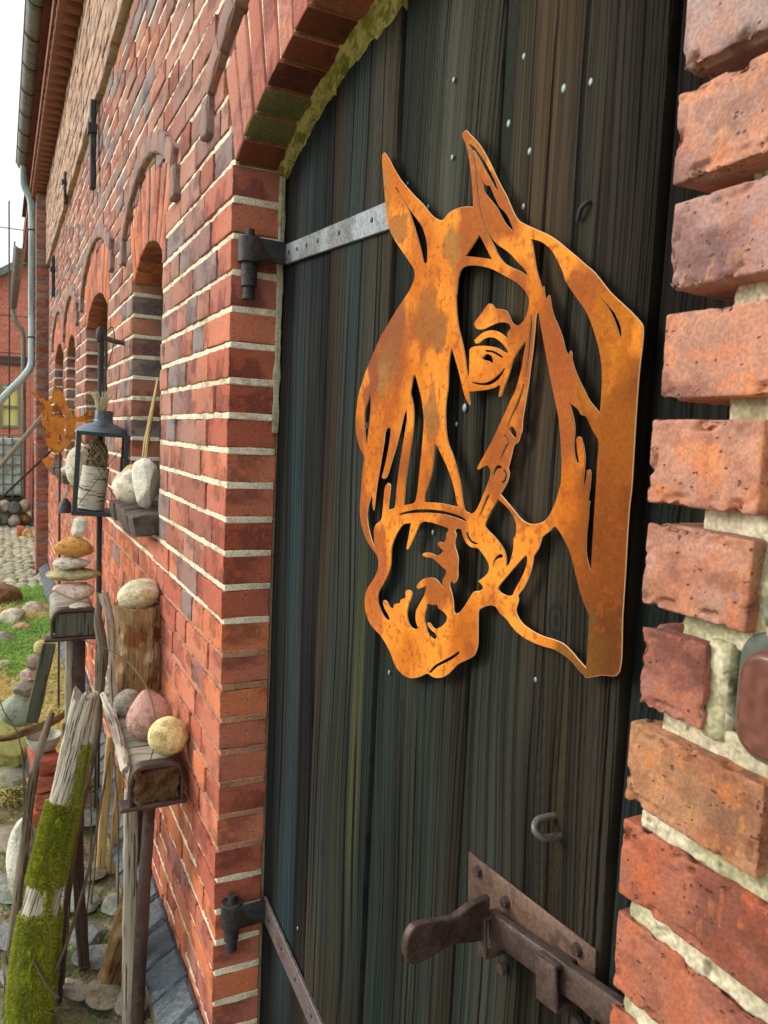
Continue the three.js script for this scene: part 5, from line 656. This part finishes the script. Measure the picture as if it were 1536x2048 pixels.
// ---------------------------------------------------------------- lantern on its hook, birch log and straw ball
{
  const lx = -3.2, lz = 0.102, ly = 1.255, w = 0.09, H = 0.29;
  const L = thing('lantern', 'dark teal metal lantern hanging by the second window', 'lantern', null, [lx, ly, lz]); L.rotation.set(0, -0.07, 0); L.rotateX(-0.05);
  mesh('base', new THREE.BoxGeometry(w * 2 + 0.014, 0.016, w * 2 + 0.014).translate(0, 0.008, 0), M.teal, L);
  for (const [a, b] of [[-1, -1], [1, -1], [1, 1], [-1, 1]]) mesh('corner_post', place(new THREE.BoxGeometry(0.016, H, 0.016), a * (w - 0.004), 0.016 + H / 2, b * (w - 0.004)), M.teal, L);
  mesh('top_rim', [bar(-w - 0.006, H + 0.016, -w - 0.006, w + 0.006, H + 0.03, -w + 0.014), bar(-w - 0.006, H + 0.016, w - 0.014, w + 0.006, H + 0.03, w + 0.006), bar(-w - 0.006, H + 0.016, -w + 0.014, -w + 0.014, H + 0.03, w - 0.014), bar(w - 0.014, H + 0.016, -w + 0.014, w + 0.006, H + 0.03, w - 0.014)], M.teal, L);
  const roof = mesh('roof', new THREE.LatheGeometry([[0.102, 0], [0.088, 0.014], [0.066, 0.028], [0.036, 0.038], [0.034, 0.05], [0.034, 0.085], [0.03, 0.085], [0.03, 0.04], [0.001, 0.04]].map(p => new THREE.Vector2(...p)), 40).translate(0, H + 0.03, 0), mat([104, 126, 140], 0.35, { metalness: 0.25, map: ironMap }), L);
  const wires = []; for (const [a, b, c, d] of [[-1, 1, 1, 1], [1, 1, 1, -1]]) { wires.push(rod([a * w, 0.016, b * w], [c * w, H + 0.016, d * w], 0.0013, 6), rod([c * w, 0.016, d * w], [a * w, H + 0.016, b * w], 0.0013, 6)); } mesh('cross_wire', wires, M.iron, L);
  mesh('hanger', tubeOf([[0, H + 0.1, 0.03], [0.004, H + 0.25, 0.004], [0, H + 0.4, -0.02], [0, H + 0.44, -0.008], [0, H + 0.42, 0.008]], 0.0022, 40, 6), M.iron, L);
  solo('birch_log', 'white birch log standing tilted inside the lantern', 'log', place(new THREE.CylinderGeometry(0.05, 0.052, 0.165, 28), 0, 0.086, 0, -0.14, 0, 0), mat([226, 224, 212], 0.8, { map: tex(256, 256, (u, v) => { let c = mix3([214, 212, 202], [246, 244, 238], pf(u, v, 5, 20, 4, 3)); return mix3(c, [70, 52, 42], smooth(0.66, 0.74, pf(u, v, 8, 40, 3, 9)) * 0.9); }) }), null, [lx + 0.01, ly + 0.018, lz + 0.02]);
  // a ball of wound straw in the lantern, and a tuft on its chimney
  const R = rng(97), s = [], st = []; for (let i = 0; i < 110; i++) { const a = V(R() - 0.5, R() - 0.5, R() - 0.5).normalize(), b = V(R() - 0.5, R() - 0.5, R() - 0.5).cross(a).normalize(), rr = 0.03 + R() * 0.016, pts = []; const n0 = R() * 6; for (let k = 0; k < 6; k++) { const t = n0 + k * 0.42, q = a.clone().multiplyScalar(Math.cos(t) * rr).addScaledVector(b, Math.sin(t) * rr); pts.push([q.x, q.y * 1.5, q.z]); } s.push(tubeOf(pts, 0.0016 + R() * 0.002, 8, 4)); }
  solo('straw_ball', 'wound grey brown straw ball hanging inside the lantern', 'straw ball', s, mat([150, 134, 104], 0.95), null, [lx, ly + 0.226, lz + 0.005]);
  for (let i = 0; i < 70; i++) { const a = R() * 6.28, k = R(); st.push(tubeOf([[Math.cos(a) * 0.012, 0, Math.sin(a) * 0.012], [Math.cos(a) * 0.022, 0.03 + k * 0.02, Math.sin(a) * 0.022], [Math.cos(a) * 0.034 * (0.5 + k), 0.05 + k * 0.045, Math.sin(a) * 0.034 * (0.5 + k)]], 0.0011, 6, 4)); }
  solo('straw_tuft', 'dry straw tuft sticking out of the lantern chimney', 'straw', st, mat([198, 190, 158], 0.95), null, [lx, ly + H + 0.1, lz - 0.01]);
  const pole = thing('hook_pole', 'slim dark iron pole with a wall peg carrying the lantern', 'pole', null, [-3.27, 0, 0.088]);
  mesh('pole', limb([[0, -0.02, 0], [0, 1, 0], [0, 1.96, 0]], [0.011, 0.011, 0.012], { bark: 0.06, seg: 30, seed: 2 }), M.iron, pole);
  mesh('pole_head', new THREE.SphereGeometry(0.022, 16, 12).scale(0.8, 1.6, 0.8).translate(0, 1.955, 0.003), M.iron, pole);
  mesh('wall_peg', limb([[0, 1.95, 0], [0.01, 1.935, -0.05], [0.01, 1.93, -0.12]], [0.011, 0.01, 0.01], { bark: 0.08, seg: 12, seed: 3 }), M.brownIron, pole);
}
// rusty sheet metal animal head on a rod
{
  const a = thing('metal_animal_head', 'rusty sheet metal animal head with pointed ears on a rod', 'ornament', null, [-4.4, 1.57, 0.185]), k = 1 / 4.877 * 0.00262;
  const conv = l => l.map(([x, y]) => new THREE.Vector2((x - 254) * k, -(y - 1070) * k * 1));
  const head = [[130, 830], [90, 770], [40, 740], [10, 700], [70, 720], [130, 760], [170, 800], [215, 770], [225, 700], [238, 638], [275, 680], [310, 700], [330, 745], [350, 820], [400, 900], [440, 940], [500, 920], [545, 865], [600, 870], [600, 940], [560, 985], [500, 985], [440, 985], [430, 1050], [405, 1150], [370, 1220], [300, 1290], [240, 1300], [200, 1270], [170, 1200], [150, 1100], [130, 1000], [118, 900]];
  const s = new THREE.Shape(conv(head)); for (const h of [[[205, 830], [240, 815], [250, 835], [215, 850]], [[220, 905], [290, 895], [340, 920], [350, 960], [330, 940], [285, 915], [225, 920]], [[335, 1000], [350, 1010], [340, 1120], [310, 1190], [300, 1180], [325, 1100]], [[290, 1120], [302, 1120], [298, 1170], [286, 1170]], [[180, 900], [190, 905], [185, 990], [176, 985]]]) s.holes.push(new THREE.Path(conv(h)));
  mesh('sheet', boxUV(new THREE.ExtrudeGeometry(s, { depth: 0.003, bevelEnabled: false }).rotateY(Math.PI / 2), 3), M.rust, a);
  const tag2 = new THREE.Shape(conv([[120, 1365], [175, 1330], [235, 1345], [215, 1430], [190, 1450], [150, 1420]])); mesh('bottom_leaf', boxUV(new THREE.ExtrudeGeometry(tag2, { depth: 0.003, bevelEnabled: false }).rotateY(Math.PI / 2).translate(0, 0, -0.005), 3), M.rust, a);
  mesh('rod', rod([-0.006, 0.1, -0.02], [-0.006, -1.6, -0.02], 0.006), M.brownIron, a);
}
{ const b = thing('hanging_bell', 'small dark blue bell hanging below the second window sill', 'bell', null, [-4.15, 1.16, 0.155]); mesh('bell_body', new THREE.LatheGeometry([[0.036, 0], [0.034, 0.015], [0.026, 0.05], [0.012, 0.07], [0.001, 0.074]].map(p => new THREE.Vector2(...p)), 24), mat([64, 66, 78], 0.5, { map: ironMap }), b); mesh('bell_wire', rod([0, 0.07, 0], [0, 0.15, -0.03], 0.0015, 6), M.iron, b); }
solo('wooden_pole', 'long pale wooden pole leaning across the yard to the wall', 'pole', rod([0, 1.66, 0.19], [0, -0.01, 1.44], 0.014, 12), M.greyWood, 'leaning poles', [-5.5, 0, 0]);
solo('wooden_pole', 'thin dark pole leaning below the pale one', 'pole', rod([0, 1.46, 0.14], [0, -0.01, 1.52], 0.007, 10), M.darkWood, 'leaning poles', [-5.2, 0, 0]);

// ---------------------------------------------------------------- far end of the yard
{
  const t = thing('water_tank', 'white water tank in a wire cage at the far end of the yard', 'tank', null, [-13.6, 0.45, 0.66]);
  mesh('vessel', new THREE.BoxGeometry(0.95, 0.86, 0.98).translate(0, 0.46, 0), mat([196, 220, 218], 0.5, { map: stoneMap }), t);
  for (let i = 0; i <= 8; i++) { mesh('cage_bar', rod([0.5, 0, -0.5 + i * 0.125], [0.5, 0.95, -0.5 + i * 0.125], 0.009, 6), M.zinc, t); if (i < 7) mesh('cage_bar', rod([0.508, 0.05 + i * 0.15, -0.5], [0.508, 0.05 + i * 0.15, 0.5], 0.009, 6), M.zinc, t); }
  mesh('pallet', bar(-0.5, -0.05, -0.52, 0.5, 0, 0.52), M.darkWood, t);
  const G = 'rubble stones under the tank', R = rng(99), L = ['ochre', 'pale grey', 'greenish', 'brown', 'cream', 'dark grey', 'white', 'tan'], C = [[190, 156, 96], [196, 194, 182], [150, 164, 128], [150, 118, 92], [216, 206, 170], [112, 116, 112], [224, 222, 210], [186, 160, 124]];
  for (let i = 0; i < 8; i++) rock(`${L[i]} rubble stone under the white water tank`, [-13.0 + (i % 2) * 0.16, i < 4 ? 0.12 : 0.32, 0.12 + (i % 4) * 0.14], [0.12, 0.1, 0.09], C[i], { cuts: 3, group: G, seed: 120 + i });
  solo('stone_block', 'rough stone block carrying the white water tank', 'block', place(roughBox(1.1, 0.4, 1.1, [12, 5, 12], 0.03, 0.03, 3, 0, { freq: 6 }), 0, 0.2, 0), stone([150, 148, 134], { lichen: 1 }), null, [-13.7, 0, 0.66]);
  solo('drain_pipe', 'short yellow clay pipe lying by the rubble, open end showing', 'pipe', new THREE.TorusGeometry(0.05, 0.018, 10, 24).rotateY(Math.PI / 2), mat([206, 160, 62], 0.6), null, [-11.6, 0.07, 0.115]);
  solo('loose_brick', 'single orange brick standing beside the clay pipe', 'brick', roughBox(0.12, 0.16, 0.09, [2, 2, 2], 0.005, 0.003, 6, 0), firings[5], null, [-11.8, 0.08, 0.2]);
  const h = thing('brick_house', 'far red brick house with yellow window panes closing the yard', 'house', null, [-18, 0, 0]);
  const wm = tex(512, 512, (u, v) => { let c = mix3([176, 104, 84], [206, 134, 108], pf(u, v, 16, 60, 3, 3)); const f = 0.85 + 0.3 * pn(u, v, 120, 120, 5); return [c[0] * f, c[1] * f, c[2] * f]; });
  const ws = new THREE.Shape(); ws.moveTo(-2, -0.1); ws.lineTo(7, -0.1); ws.lineTo(7, 3.5); ws.lineTo(2.5, 3.2); ws.lineTo(0.6, 4.45); ws.lineTo(-2, 6.1); const hole = new THREE.Path(); hole.moveTo(0.1, 1.5); hole.lineTo(0.42, 1.5); hole.lineTo(0.42, 2.35); hole.lineTo(0.1, 2.35); ws.holes.push(hole);
  mesh('wall', boxUV(new THREE.ExtrudeGeometry(ws, { depth: 0.3, bevelEnabled: false }).rotateY(-Math.PI / 2), 0.5), mat([255, 255, 255], 0.95, { map: wm }), h);
  mesh('string_course', bar(0, 2.78, -2, 0.06, 2.95, 6.9), mat([96, 82, 76], 0.95, { map: brickMap }), h);
  const wf = mesh('window', [bar(-0.08, 1.48, 0.08, 0.03, 1.53, 0.44), bar(-0.08, 2.32, 0.08, 0.03, 2.37, 0.44), bar(-0.08, 1.53, 0.08, 0.03, 2.32, 0.12), bar(-0.08, 1.53, 0.4, 0.03, 2.32, 0.44), bar(-0.08, 1.9, 0.12, 0.02, 1.94, 0.4)], mat([120, 130, 100], 0.7), h);
  for (const y of [1.53, 1.94]) mesh('pane', bar(-0.05, y, 0.12, -0.045, y + 0.37, 0.4), mat([226, 214, 130], 0.3), wf);
  const rs = new THREE.Shape(); rs.moveTo(2.7, 3.05); rs.lineTo(-2, 6.1); rs.lineTo(-2, 6.25); rs.lineTo(2.78, 3.17); mesh('roof', new THREE.ExtrudeGeometry(rs, { depth: 8, bevelEnabled: false }).rotateY(-Math.PI / 2).translate(0.25, 0, 0), mat([130, 140, 136], 0.7, { map: stoneMap }), h);
  const m = thing('antenna_mast', 'thin antenna mast with crossbars in front of the far house', 'antenna', null, [-16.5, 0, 0.29]); mesh('mast', rod([0, 0, 0], [0, 5.7, 0], 0.014, 8), M.iron, m); for (const [y, l] of [[5.2, 0.5], [3.6, 0.35], [2.9, 0.3]]) mesh('crossbar', rod([0, y, -l], [0, y, l], 0.009, 6), M.iron, m);
}

renderer.render(scene, camera);
